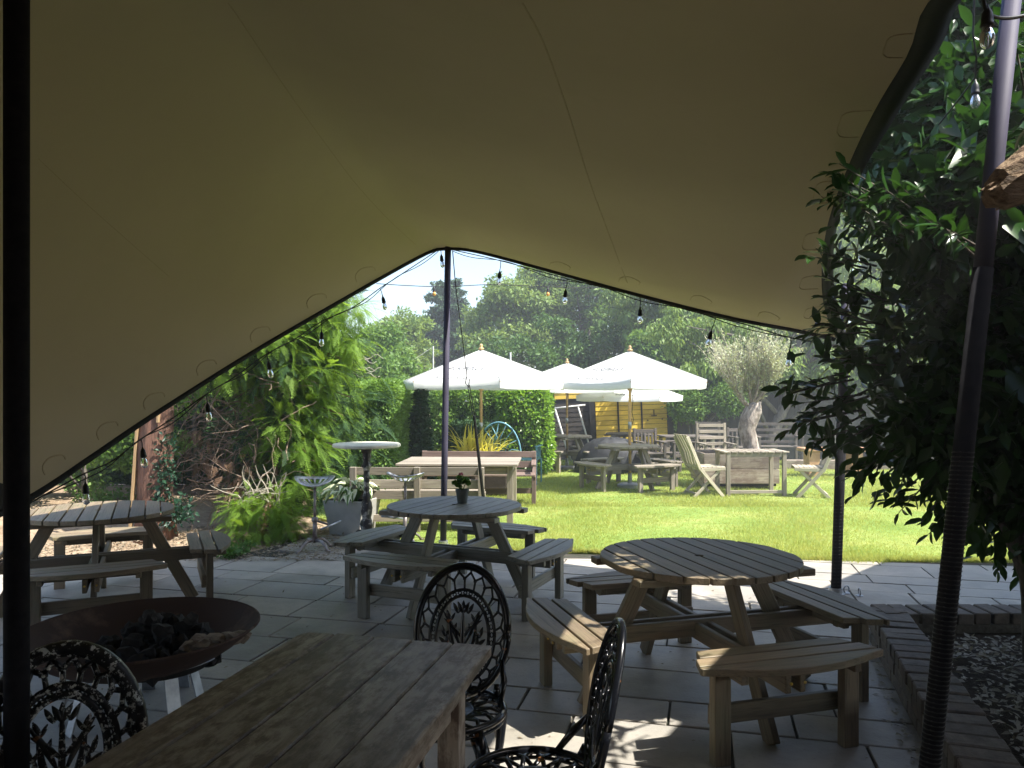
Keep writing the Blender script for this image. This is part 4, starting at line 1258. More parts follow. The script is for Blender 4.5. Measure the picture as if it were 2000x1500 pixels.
x = rng.uniform(-2.8, 2.3, n); y = rng.uniform(3, 7.6, n)
V, F = instance_np(LV, LF, np.stack([x, y, np.full(n, .006)], -1), rvec(n) * np.array([1, 1, .1]), np.tile([0, 0, 1.], (n, 1)) + rvec(n) * .3, .022 * rng.uniform(.2, 1.5, n))
tag(np_obj('leaf_litter', V, F, M['litterleaf']), 'sparse bits of leaf scattered over the shaded paving', 'leaf litter', kind='stuff')

# ================================================================== PICNIC TABLES
def strip_circle(v0, v1, Rr, hole=.024, n=22):
    """outline of the part of a disc between v0 and v1 (u along the plank)"""
    def arc(v): return math.sqrt(max(Rr * Rr - v * v, 0))
    pts = []
    vs = [v0 + (v1 - v0) * i / 6 for i in range(7)]
    right = [(arc(v), v) for v in vs]; left = [(-arc(v), v) for v in vs][::-1]
    poly = []
    # bottom edge left -> right with a notch if it touches the hole
    def edge(v, rev):
        if abs(v) < hole:
            half = math.sqrt(hole * hole - v * v)
            sgn = 1 if not rev else -1
            # notch goes into the plank
            cs = [(-half + 2 * half * i / 8) for i in range(9)]
            seq = [(c, (math.sqrt(max(hole * hole - c * c, 0)) if v >= 0 else -math.sqrt(max(hole * hole - c * c, 0)))) for c in cs]
            return seq[::-1] if rev else seq
        return []
    poly += edge(v0, False) if v0 > 0 else []
    poly += right
    poly += edge(v1, True) if v1 < 0 else []
    poly += left
    return poly

def picnic_proto(wtop, wbase):
    t = empty('picnic_table', (0, 0, 0))
    H = .735; Rr = .53
    top = empty('tabletop', (0, 0, 0), PI / 2, t)
    n = 10; pw = 2 * Rr / n
    for i in range(n):
        v0 = -Rr + i * pw + .005; v1 = -Rr + (i + 1) * pw - .005
        if i == 0: v0 = -Rr + .012
        if i == n - 1: v1 = Rr - .012
        vm = (v0 + v1) / 2
        poly = [(x, y - vm) for x, y in strip_circle(v0, v1, Rr)]
        mb = MB().prism(poly, -.034, random.uniform(-.001, .001))
        o = mb.build('plank', wtop, top, bevel=.003); o.location = (0, vm, H)
    for d in (-.27, 0.27):
        plank('batten', wbase, top, (d, -.50, H - .054), (d, .50, H - .054), .09, .036, bevel=.004)
    plank('batten', wbase, top, (.0, -.40, H - .050), (.0, .40, H - .050), .07, .028, bevel=.004)
    # bearers, two pairs crossing
    for k, z in ((0, .36), (1, .345)):
        a = k * PI / 2; d = Vector((math.cos(a), math.sin(a), 0)); s = Vector((-d.y, d.x, 0))
        for sg in (-1, 1):
            o = s * .036 * sg
            plank('bearer', wbase, t, d * -.83 + o + Vector((0, 0, z)), d * .83 + o + Vector((0, 0, z)), .030, .09, bevel=.004)
    for k in range(4):
        a = k * PI / 2; d = Vector((math.cos(a), math.sin(a), 0)); s = Vector((-d.y, d.x, 0))
        plank('leg', wbase, t, d * .30 + Vector((0, 0, H - .04)), d * .66 + Vector((0, 0, .0)), .09, .038, up=s, bevel=.004)
        b = empty('bench', (0, 0, 0), a, t)
        # three arc-cut seat planks (frame: x outwards, y along)
        Ri, Ro = .615, .925
        hl = .46
        chord = [(.622, .705), (.718, .801), (.814, .925)]
        for q, (x0, x1) in enumerate(chord):
            L0 = hl * (.80, .92, 1.0)[q]
            poly = []
            m_ = 10
            if q < 2:
                poly = [(-L0, x0), (L0, x0), (L0 + .03, x1), (-L0 - .03, x1)]
            else:
                poly = [(-L0, x0), (L0, x0)]
                for i in range(m_ + 1):
                    y = L0 - 2 * L0 * i / m_
                    poly.append((y, max(x0 + .02, math.sqrt(max(Ro * Ro - y * y, 0)) + .012)))
            vm = (x0 + x1) / 2
            mb = MB().prism([(-y, x - vm) for y, x in poly][::-1], -.016, .016)
            o = mb.build('seat_plank', wtop, b, bevel=.003)
            # local X of plank along bench's y
            o.rotation_euler = (0, 0, -PI / 2)
            o.location = (vm, 0, .435)
        for yy in (-.33, .33):
            plank('bench_leg', wbase, b, (.76, yy, .418), (.76, yy, 0), .05, .08, up=(0, 1, 0), bevel=.004)
            plank('seat_bearer', wbase, b, (.64, yy * .86, .40), (.88, yy * .86, .40), .035, .04, bevel=.003)
        plank('rail', wbase, b, (.719, -.36, .20), (.719, .36, .20), .03, .085, bevel=.004)
        plank('seat_bearer', wbase, b, (.70, -.3, .392), (.70, .3, .392), .04, .05, bevel=.004)
        for yy in (-.05, .05):
            mb = MB().lathe([(.007, 0), (.007, .005), (.003, .007)], 8); o = mb.build('bolt_cap', M['yellow_board'], b); o.rotation_euler = (0, PI / 2, 0); o.location = (.845, yy * .7, .35)
    return t
pic_t = picnic_proto(M['table_wood'], M['table_wood'])
pic = pic_t
grp_p = 'round eight seat picnic tables'
def place(o, loc, rz, label, cat, group=None, s=None):
    o.location = loc; o.rotation_euler = (0, 0, rz)
    tag(o, label, cat, group)
    if s: o.scale = (s,) * 3
    return o
def recolour(o, mp, cache):
    for c in o.children_recursive:
        if c.type == 'MESH' and c.data.materials and c.data.materials[0] and c.data.materials[0].name in mp:
            k = c.data.name
            if k not in cache:
                d = c.data.copy(); d.materials[0] = mp[c.data.materials[0].name]; cache[k] = d
            c.data = cache[k]
place(pic, (1.01, 4.15, 0), R(16), 'round brown picnic table nearest the brick planter with one sunlit bench end', 'picnic table', grp_p)
t = copy_tree(pic); cache = {}
recolour(t, {M['table_wood'].name: M['table_wood_grey']}, cache)
place(t, (-.455, 6.08, 0), R(-24), 'round grey picnic table carrying the potted geranium', 'picnic table', grp_p)
t = copy_tree(pic); place(t, (-3.12, 5.8, 0), R(25), 'round picnic table in deep shade behind the rusty fire bowl', 'picnic table', grp_p)
cache = {}
t = copy_tree(pic); recolour(t, {M['table_wood'].name: M['lawn_wood']}, cache); place(t, (2.03, 13.35, 0), R(28), 'silvered round picnic table on the lawn under the frontmost white parasol', 'picnic table', grp_p)
t = copy_tree(pic); recolour(t, {M['table_wood'].name: M['lawn_wood']}, cache); place(t, (1.19, 16.6, 0), R(50), 'silvered round picnic table in front of the dark shed wall', 'picnic table', grp_p)
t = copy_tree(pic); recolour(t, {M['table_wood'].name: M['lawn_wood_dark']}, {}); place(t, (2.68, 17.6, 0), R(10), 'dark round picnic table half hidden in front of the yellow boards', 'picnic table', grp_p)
# bag-like dark lump under the shaded table
# ================================================================== PARASOLS
def parasol_proto():
    t = empty('parasol', (0, 0, 0))
    H, Rr, ez, vl = 2.36, 1.42, 1.84, .13
    n = 6
    MB().tube([(0, 0, 0), (0, 0, H)], .024, 12).build('pole', M['pole_wood'], t, smooth=True)
    MB().tube([(0, 0, 1.02), (0, 0, 1.14)], .030, 12).build('sleeve', M['steel'], t, smooth=True)
    MB().lathe([(.02, 0), (.05, .015), (.05, .03), (.018, .045), (.03, .07), (.022, .09), (.002, .105)], 14, (0, 0, H + .005)).build('finial', M['pole_wood'], t, smooth=True)
    cor = [Vector((Rr * math.cos(2 * PI * k / n - PI / 2), Rr * math.sin(2 * PI * k / n - PI / 2), ez)) for k in range(n)]
    apex = Vector((0, 0, H))
    K = 8
    for k in range(n):
        a, b = cor[k], cor[(k + 1) % n]
        vs = []; fs = []
        for i in range(K + 1):           # from apex to eave
            ti = i / K
            for j in range(K + 1):
                s = j / K
                e = a.lerp(b, s)
                p = apex.lerp(e, ti)
                sag = 4 * s * (1 - s) * ti
                p.z -= .05 * sag - .0; p -= Vector((e.x, e.y, 0)).normalized() * .06 * sag * ti
                vs.append(p)
        for i in range(K):
            for j in range(K):
                q = i * (K + 1) + j
                fs.append((q, q + K + 1, q + K + 2, q + 1))
        # valance
        b0 = len(vs)
        for j in range(K + 1):
            p = vs[K * (K + 1) + j]
            s = j / K
            vs.append(p + Vector((0, 0, -vl + .03 * math.sin(s * PI))) + Vector((p.x, p.y, 0)).normalized() * -.015)
        for j in range(K):
            q = K * (K + 1) + j
            fs.append((q, b0 + j, b0 + j + 1, q + 1))
        MB().add(vs, fs).build('canopy_panel', M['canvas'], t, smooth=True)
        MB().tube([apex.lerp(a, q_ / 6) + Vector((0, 0, .006)) for q_ in range(7)], .006, 5).build('panel_seam', M['canvas'], t)
        d = cor[k]
        o = MB().bar(apex - Vector((0, 0, .06)), d - Vector((0, 0, .03)), .014, .02).build('rib', M['pole_wood'], t)
        m_ = apex.lerp(d, .5) - Vector((0, 0, .05))
        MB().bar(Vector((0, 0, 1.72)), m_, .012, .016).build('strut', M['pole_wood'], t)
    MB().tube([(0, 0, 1.68), (0, 0, 1.74)], .04, 12).build('hub', M['pole_wood'], t)
    MB().tube([(.03, -.02, 1.68), (.05, -.03, 1.5), (.035, -.03, 1.3), (.06, -.03, 1.18), (.04, -.02, 1.1)], .006, 5).build('cord', M['cable'], t)
    # printed words on the panel left of the front corner
    a, b = cor[5], cor[0]
    xd = (b - a).normalized(); mid = (a + b) / 2; yd = (apex - mid).normalized(); nz = xd.cross(yd).normalized()
    Mx = Matrix((xd, yd, nz)).transposed()
    def text(s, size, up, dx=0, shear=0, name='lettering'):
        cu = bpy.data.curves.new('txt', 'FONT'); cu.body = s; cu.size = size; cu.align_x = 'CENTER'; cu.align_y = 'CENTER'; cu.shear = shear; cu.extrude = .0015
        tmp = bpy.data.objects.new('txt', cu); C.objects.link(tmp)
        dg = bpy.context.evaluated_depsgraph_get()
        me = bpy.data.meshes.new_from_object(tmp.evaluated_get(dg)); bpy.data.objects.remove(tmp)
        me.materials.clear(); me.materials.append(M['print'])
        e0 = mid
        base = mid.lerp(apex, up)
        K2 = 4 * .25 * (1 - up)
        for v in me.vertices:
            sfrac = .5 + (v.co.x + dx) / (b - a).length / max(1 - up, .2)
            sfrac = min(max(sfrac, 0), 1)
            sag = 4 * sfrac * (1 - sfrac) * (1 - up)
            p = base + xd * (v.co.x + dx) + yd * v.co.y + nz * (v.co.z + .012)
            p.z -= .05 * sag; p -= Vector((mid.x, mid.y, 0)).normalized() * .06 * sag * (1 - up)
            v.co = p
        o = bpy.data.objects.new(name, me); C.objects.link(o); o.parent = t
        return o
    text('ASPALL', .20, .40, 0, .25)
    text('SUFFOLK', .13, .12, -.14, 0)
    fr = MB()
    for (x0, y0, x1, y1) in ((.20, -.06, .46, -.06), (.20, .06, .46, .06), (.20, -.06, .20, .06), (.46, -.06, .46, .06)):
        base = mid.lerp(apex, .12)
        def pp_(x, y):
            sfrac = .5 + x / (b - a).length / .88
            sag = 4 * sfrac * (1 - sfrac) * .88
            p = base + xd * x + yd * y + nz * .014; p.z -= .05 * sag; p -= Vector((mid.x, mid.y, 0)).normalized() * .06 * sag * .88
            return p
        fr.bar(pp_(x0, y0), pp_(x1, y1), .008, .003, up=nz)
    fr.build('printed_box', M['print'], t)
    MB().lathe([(.22, 0), (.22, .05), (.19, .07), (.04, .08), (.035, .25), (.028, .25)], 20).build('base', M['steel'], t)
    return t
gp_ = 'white canvas parasols on the lawn'
pa = parasol_proto()
place(pa, (2.05, 13.35, 0), R(-8), 'white parasol through the table nearest the folding chairs, frontmost on the right', 'parasol', gp_)
t = copy_tree(pa); place(t, (-.52, 12.95, 0), R(14), 'white parasol farthest left above the strap leaved plant', 'parasol', gp_)
t = copy_tree(pa); place(t, (1.19, 16.6, 0), R(-20), 'white parasol between the two front ones over the table by the dark shed', 'parasol', gp_, .97)
t = copy_tree(pa); place(t, (2.70, 17.7, 0), R(24), 'lowest white parasol in front of the yellow shed boards', 'parasol', gp_, .86)

# ================================================================== SHED, FENCE
sh_ = tag(empty('shed', P(1165, 900, 19.0)), 'leaning black shed clad with yellow boards behind the parasols', 'shed')
so = Vector(sh_.location); sh_.location.z = 0
so = Vector(sh_.location)
rot = R(-2.2)
sh_.rotation_euler = (0, rot, 0)
bw = .118
# yellow front, three bays divided by black battens
def bays(x0, x1, z0, z1, mat, y=0, name='board'):
    z = z0
    while z < z1 - .02:
        hh = min(bw, z1 - z)
        o = plank(name, mat, sh_, (x0, y - .006, z + hh / 2), (x1, y - .006, z + hh / 2), .022, hh - .008, bevel=.002)
        o.rotation_mode = 'XYZ'; o.rotation_euler = (R(-5), 0, 0)
        z += bw
bays(.02, .56, .02, 1.50, M['yellow_board']); bays(.60, 1.14, .02, 1.50, M['yellow_board']); bays(1.18, 1.78, .02, 1.50, M['yellow_board'])
bays(-.98, 1.78, 1.53, 1.86, M['yellow_board'], .02)
bays(-1.0, -.14, .02, 1.40, M['brown_board'], .02)
for x in (-.07, .58, 1.16, 1.86):
    w_ = .13 if x in (-.07, 1.86) else .03
    plank('post', M['black_board'], sh_, (x, -.035, 0), (x, -.035, 1.52 if x < 1.8 else 1.9), w_, .045, up=(0, 1, 0))
MB().box((.42, 1.0, .95), (2.85, 1.95, 1.85)).build('wall', M['black_board'], sh_)
rf = MB(); rf.prism([(-1.25, 0), (.42, .55), (2.1, 0), (2.1, .05), (.42, .62), (-1.25, .05)], -.05, 2.1)
o = rf.build('roof', M['black_board'], sh_); o.rotation_euler = (PI / 2, 0, 0); o.location = (0, 2.0, 1.86)
mb = MB(); mb.box((1.46, -.03, 1.12), (.02, .012, .14)); mb.box((1.46, -.03, 1.04), (.14, .014, .022)); mb.build('latch', M['black_board'], sh_)
for x, z in ((1.45, 1.42), (1.30, .93), (1.66, .95)):
    MB().tube([(x, -.035, z), (x, -.015, z)], .018, 10).build('bolt', M['black_board'], sh_)
# fence of upright boards
fe = tag(empty('board_fence', (3.9, 19.0, 0)), 'tall dark close board fence behind the olive tree', 'fence')
for i in range(118):
    x = .35 + i * .125
    h = 1.62 + .02 * math.sin(i * .3) + random.uniform(-.012, .012)
    plank('board', M['fence'], fe, (x - .1, (i % 2) * .012, .02), (x - .1 + random.uniform(-.004, .004), (i % 2) * .012, h), .122, .018, up=(0, 1, 0), bevel=0)
for z in (.35, 1.35): plank('rail', M['fence'], fe, (0, .05, z), (15, .05, z), .05, .07)
# white metal frame leaning at shed
wf = tag(empty('metal_frame', (1.4, 18.5, 0)), 'pale metal goal shaped frame standing before the dark shed wall', 'frame')
def rl(px, py, D=18.5): return P(px, py, D) - Vector((1.4, 18.5, 0))
MB().tube([rl(1072, 799), rl(1143, 791)], .022, 8).build('top_bar', M['whitemetal'], wf, smooth=True)
MB().tube([rl(1084, 799), rl(1106, 872), rl(1116, 903, 18.5)], .024, 8).build('leg', M['whitemetal'], wf, smooth=True)
MB().tube([rl(1129, 794), rl(1146, 853), rl(1160, 903, 18.5)], .020, 8).build('leg', M['whitemetal'], wf, smooth=True)
# thin far mast with wire
ms_ = tag(empty('mast', g_(846, 20)), 'thin grey mast with wires above the hedge left of the tent pole', 'mast')
mz = P(846, 676, 20).z
MB().tube([(0, 0, 0), (0, 0, mz)], .02, 8).build('mast_shaft', M['whitemetal'], ms_)
MB().tube([(0, 0, mz - .02), (-.5, 0, mz - .35), (-.75, 0, mz - .45)], .006, 4).build('wire', M['whitemetal'], ms_)
ms_ = tag(empty('mast', g_(997, 18)), 'short white mast end sticking up behind the left parasol', 'mast')
MB().tube([(0, 0, 0), (0, 0, P(996, 688, 18).z)], .022, 8).build('mast_shaft', M['whitemetal'], ms_)

# ================================================================== LAWN FURNITURE
# long table with the two benches
lt = tag(empty('garden_table', (-.62, 10.05, 0), R(-3)), 'long weathered wooden table between two benches on the lawn', 'table')
H = .75
nb = 7
for i in range(nb):
    y = -.48 + i * .16
    plank('plank', M['lawn_wood'], lt, (-.80, y, H - .015), (.72, y, H - .015), .152, .028)
for sx in (-.72, .62):
    for sy in (-.46, .46):
        plank('leg', M['lawn_wood'], lt, (sx, sy, 0), (sx, sy, H - .03), .075, .075)
    plank('apron', M['lawn_wood'], lt, (sx, -.42, H - .09), (sx, .42, H - .09), .03, .09)
for sy in (-.46, .46): plank('apron', M['lawn_wood'], lt, (-.68, sy, H - .09), (.58, sy, H - .09), .03, .09)
def bench(label, loc, rz, L, mat, hgt=.76, arms=False):
    t = tag(empty('garden_bench', loc, rz), label, 'bench', 'slatted benches by the long table')
    # y=0 back plane, seat towards +y
    for sx in (-L / 2, 0, L / 2):
        plank('post', mat, t, (sx, 0, 0), (sx, -.03, hgt), .07, .06, up=(0, 1, 0))
        if sx != 0: plank('leg', mat, t, (sx, .42, 0), (sx, .42, .42), .06, .06)
        plank('bearer', mat, t, (sx, .02, .39), (sx, .45, .39), .045, .06)
    for z in (hgt - .05, hgt - .20, hgt - .33):
        plank('back_slat', mat, t, (-L / 2 - .03, -.035 + .045, z), (L / 2 + .03, -.035 + .045, z), .025, .10 if z < hgt - .1 else .09)
    for i in range(4):
        plank('seat_slat', mat, t, (-L / 2 - .02, .09 + i * .105, .435), (L / 2 + .02, .09 + i * .105, .435), .095, .025)
    plank('rail', mat, t, (-L / 2, .0, .16), (L / 2, .0, .16), .03, .08)
    if arms:
        for sx in (-L / 2, L / 2):
            plank('armrest', mat, t, (sx, -.02, .62), (sx, .44, .58), .07, .03); plank('brace', mat, t, (sx, .02, .55), (sx, .40, .06), .05, .03)
    return t
bench('bench seen from behind with its back to the tall bar table', (-1.11, 9.0, 0), R(-1), 1.5, M['lawn_wood'])
bench('reddish brown bench on the far side of the long table', (-.50, 11.6, 0), PI + R(-2), 1.66, M['redwood'], .76, True)

# square slatted table
qt = tag(empty('slatted_table', (3.86, 12.45, 0), R(2)), 'small square slat topped table between the two folding chairs', 'table')
for i in range(9): plank('slat', M['lawn_wood'], qt, (-.47 + i * .1175, -.32, .70), (-.47 + i * .1175, .32, .70), .098, .022, up=(0, 0, 1))
for sx in (-.45, .45):
    for sy in (-.28, .28): plank('leg', M['lawn_wood'], qt, (sx, sy, 0), (sx, sy, .688), .06, .06)
for sy in (-.28, .28):
    plank('apron', M['lawn_wood'], qt, (-.42, sy, .655), (.42, sy, .655), .025, .065)
plank('stretcher', M['lawn_wood'], qt, (-.42, -.28, .07), (.42, -.28, .07), .03, .05)

def folding_proto():
    t = empty('folding_chair', (0, 0, 0))     # faces +x
    m = M['teak']
    bk = [(-.02, .40), (-.10, .58), (-.20, .78), (-.36, 1.02)]
    prof = [(-.12, .42), (-.17, .55), (-.21, .70), (-.29, .86), (-.36, .98)]
    for i in range(5):
        y = -.19 + i * .095
        mb = MB(); vs = []
        for (x, z) in prof:
            vs += [(x - .012, y - .037, z), (x + .012, y - .037, z), (x + .012, y + .037, z), (x - .012, y + .037, z)]
        fs = [(k * 4 + a, k * 4 + (a + 1) % 4, k * 4 + 4 + (a + 1) % 4, k * 4 + 4 + a) for k in range(len(prof) - 1) for a in range(4)] + [(3, 2, 1, 0), tuple(len(vs) - 4 + q for q in range(4))]
        mb.add(vs, fs); mb.build('back_slat', m, t)
    for y in (-.24, .24):
        plank('stile', m, t, (.26, y, 0), (-.14, y, .46), .05, .03, up=(0, 1, 0)); plank('stile', m, t, (-.13, y, .44), (-.35, y, .95), .05, .03, up=(0, 1, 0))
        plank('leg', m, t, (-.22, y * .84, 0), (.22, y * .84, .43), .045, .028, up=(0, 1, 0))
        plank('seat_rail', m, t, (-.15, y * .93, .43), (.30, y * .93, .445), .025, .05, up=(0, 0, 1))
    for i in range(6): plank('seat_slat', m, t, (-.11 + i * .075, -.22, .47), (-.11 + i * .075, .22, .47), .065, .02)
    plank('back_rail', m, t, (-.15, -.22, .49), (-.15, .22, .49), .02, .05)
    plank('stretcher', m, t, (-.18, -.2, .06), (-.18, .2, .06), .03, .03)
    return t
fc = folding_proto(); place(fc, (3.02, 12.25, 0), R(12), 'pale teak folding chair left of the square slatted table', 'chair', 'folding chairs at the square table')
t = copy_tree(fc); place(t, (4.76, 12.15, 0), PI - R(14), 'pale teak folding chair right of the square slatted table by the shrub', 'chair', 'folding chairs at the square table')

def armchair(label, loc, rz, mat, w=.56, h=1.0, horiz=True, n=5, name='armchair', cat='chair', group=None):
    t = tag(empty(name, loc, rz), label, cat, group)     # faces -y
    for sx in (-w / 2, w / 2):
        plank('rear_post', mat, t, (sx, .22, 0), (sx, .28, h), .05, .055, up=(0, 1, 0))
        plank('front_leg', mat, t, (sx, -.22, 0), (sx, -.22, .64), .05, .05)
        plank('armrest', mat, t, (sx, -.26, .655), (sx, .25, .66), .07, .025)
        plank('side_rail', mat, t, (sx, -.2, .39), (sx, .2, .39), .03, .06)
    if horiz:
        for i in range(n): plank('back_slat', mat, t, (-w / 2 + .03, .262 - .01 * (n - i), .52 + i * (h - .57) / (n - 1)), (w / 2 - .03, .262 - .01 * (n - i), .52 + i * (h - .57) / (n - 1)), .02, .062)
    else:
        plank('top_rail', mat, t, (-w / 2 + .02, .27, h - .06), (w / 2 - .02, .27, h - .06), .025, .07)
        for i in range(n):
            x = -w / 2 + w * (i + 1) / (n + 1); plank('back_slat', mat, t, (x, .235, .43), (x, .265, h - .1), .035, .018, up=(0, 1, 0))
    for i in range(5): plank('seat_slat', mat, t, (-w / 2 + .01, -.2 + i * .095, .43), (w / 2 - .01, -.2 + i * .095, .43), .08, .02)
    return t
armchair('high backed weathered chair with level slats left of the olive trunk', (3.98, 15.0, 0), R(6), M['lawn_wood'], .56, 1.05)
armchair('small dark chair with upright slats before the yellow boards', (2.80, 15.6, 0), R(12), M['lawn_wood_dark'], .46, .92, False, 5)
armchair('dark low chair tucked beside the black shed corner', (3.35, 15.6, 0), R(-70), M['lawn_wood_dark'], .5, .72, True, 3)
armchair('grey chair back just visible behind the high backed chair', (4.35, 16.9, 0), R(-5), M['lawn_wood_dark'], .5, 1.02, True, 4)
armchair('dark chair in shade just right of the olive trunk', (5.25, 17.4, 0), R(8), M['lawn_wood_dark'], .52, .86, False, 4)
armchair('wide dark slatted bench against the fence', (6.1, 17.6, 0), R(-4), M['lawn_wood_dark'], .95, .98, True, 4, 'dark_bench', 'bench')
dt_ = tag(empty('dark_table', (3.72, 16.4, 0), R(4)), 'dark wooden table in the shade behind the folding chair', 'table')
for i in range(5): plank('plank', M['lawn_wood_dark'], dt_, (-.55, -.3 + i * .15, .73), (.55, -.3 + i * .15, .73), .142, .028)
for sx in (-.48, .48):
    for sy in (-.28, .28): plank('leg', M['lawn_wood'], dt_, (sx, sy, 0), (sx, sy, .715), .07, .07)
# covered black mound
cm = tag(empty('covered_mound', (2.05, 16.0, 0)), 'low rounded object under a shiny black cover behind the parasol table', 'cover')
mb = MB().lathe([(.75, 0), (.74, .2), (.66, .42), (.52, .58), (.35, .68), (.15, .72), (.0005, .725)], 32)
mb.v = [(x * (1 + .04 * math.sin(6 * math.atan2(y, x))), y * .6, z + .012 * math.sin(9 * math.atan2(y, x) + z * 20)) for x, y, z in mb.v]
mb.build('cover_sheet', M['tarp'], cm, smooth=True)
# sandstone slab bench and sleeper
ss = tag(empty('stone_bench', (6.35, 15.2, 0)), 'orange sandstone slab bench behind the right folding chair', 'bench')
mb = MB().box((0, 0, .53), (1.3, .4, .07)); mb.build('slab', M['sandstone'], ss, bevel=.015)
for x in (-.42, .42): MB().box((x, 0, .25), (.22, .3, .495)).build('pedestal', M['sandstone'], ss, bevel=.01)
sl = tag(empty('sleeper', (7.4, 16.6, 0), R(-3)), 'low timber sleeper lying on the grass below the stone bench', 'timber')
plank('beam', M['crate'], sl, (-1.5, 0, .10), (1.5, 0, .10), .2, .2, bevel=.01)

# strap leaved plant
ph = tag(empty('strap_leaf_plant', (-.55, 12.3, 0)), 'yellow striped strap leaved clump behind the long table', 'plant')
def blade(L, bend, wd):
    mb = MB(); vs = []; K = 7
    for i in range(K + 1):
        t = i / K; an = R(82) - bend * t * t
        if i == 0: p = Vector((0, 0, 0))
        else: p = p + Vector((math.cos(an), 0, math.sin(an))) * L / K
        w_ = wd * (1 - t ** 2.2) * (.6 + .4 * min(t * 4, 1))
        vs += [p + Vector((0, -w_, .004)), p, p + Vector((0, w_, .004))]
    fs = []
    for i in range(K): fs += [(i * 3, i * 3 + 1, i * 3 + 4, i * 3 + 3), (i * 3 + 1, i * 3 + 2, i * 3 + 5, i * 3 + 4)]
    return mb.add(vs, fs).mesh('blade', M['phormium'], True)
bl = [blade(.80, R(70), .026), blade(.75, R(110), .026), blade(.65, R(140), .024), blade(.85, R(45), .024)]
for i in range(210):
    o = bpy.data.objects.new('blade', random.choice(bl)); C.objects.link(o); o.parent = ph
    o.location = (random.uniform(-.22, .22), random.uniform(-.12, .12), .33 + random.uniform(0, .1)); o.rotation_euler = (random.uniform(-.25, .25), random.uniform(-.2, .45), random.uniform(0, 2 * PI))
    s_ = random.uniform(.65, 1.05); o.scale = (s_,) * 3
MB().box((0, 0, .19), (1.0, .5, .38)).build('earth_mound', M['soil'], ph, bevel=.05)

# blue peacock bench
bb = tag(empty('peacock_bench', (-.05, 13.95, 0), R(-14)), 'faded blue metal bench with fan shaped back beside the laurel', 'bench')
def arch(w_, h, y, z0, n=20): return [(w_ * math.cos(PI - PI * i / n), y, z0 + h * math.sin(PI * i / n)) for i in range(n + 1)]
mb = MB(); mb.tube([(x - .25, y, z) for x, y, z in arch(.42, .62, .2, .48)], .016, 8); mb.build('back_arch', M['blue'], bb, smooth=True)
for k in range(9):
    a = PI * (k + .5) / 9
    mb = MB(); c = Vector((-.25, .2, .48)); e = Vector((-.25 + .41 * math.cos(a), .2, .48 + .60 * math.sin(a)))
    s = Vector((-.25 + .08 * math.cos(a), .2, .48 + .03 * math.sin(a))); m_ = s.lerp(e, .55) + Vector((-.06 * math.sin(a) * (1 if math.cos(a) > 0 else -1), 0, .06 * abs(math.cos(a))))
    mb.tube([s, m_, e], .010, 6); mb.build('fan_rod', M['blue'], bb, smooth=True)
for i in range(5): MB().bar((-.65, -.22 + i * .1, .45), (.55, -.22 + i * .1, .45), .06, .012).build('seat_slat', M['blue'], bb)
for x in (-.65, .55):
    for y in (-.22, .2): MB().tube([(x, y, 0), (x, y, .45 if y > 0 else .68)], .016, 8).build('leg', M['blue'], bb)
    MB().bar((x, -.24, .69), (x, .22, .69), .05, .014).build('armrest', M['blue'], bb)
    for k in range(4): MB().tube([(x, -.15 + k * .09, .46), (x, -.12 + k * .09, .68)], .007, 5).build('arm_rod', M['blue'], bb)

# ================================================================== BAR TABLE, STOOLS, PLANTER
bt = tag(empty('bar_table', g_(716, 8.45)), 'tall round stone topped bar table on ornate iron column', 'table')
prof = [(.0005, .0)]
mb = MB().lathe([(.0005, 0), (.36, 0), (.37, .008), (.37, .030), (.36, .040), (.0005, .042)], 40, (0, 0, 1.03), closed=True); mb.build('stone_top', M['barstone'], bt)
pf = [(.10, .03), (.07, .08), (.05, .10), (.062, .13), (.072, .18), (.06, .22), (.045, .25), (.058, .30), (.066, .36), (.052, .42), (.038, .46), (.05, .49), (.036, .52), (.03, .55), (.030, .66), (.036, .70), (.032, .72), (.033, .78),
      (.038, .80), (.054, .815), (.054, .835), (.038, .85), (.040, .90), (.050, .93), (.045, .95), (.055, .98), (.068, 1.01), (.068, 1.03)]
mb = MB().lathe(pf, 24)
mb.v = [(x * (1 + .07 * math.sin(6 * math.atan2(y, x) + z * 30)), y * (1 + .07 * math.sin(6 * math.atan2(y, x) + z * 30)), z) for x, y, z in mb.v]
mb.build('column', M['column'], bt, smooth=True)
for k in range(4):
    a = PI / 4 + k * PI / 2
    MB().tube([(.03 * math.cos(a), .03 * math.sin(a), .09), (.16 * math.cos(a), .16 * math.sin(a), .08), (.27 * math.cos(a), .27 * math.sin(a), .015)], [.03, .022, .02], 8).build('foot', M['column'], bt, smooth=True)

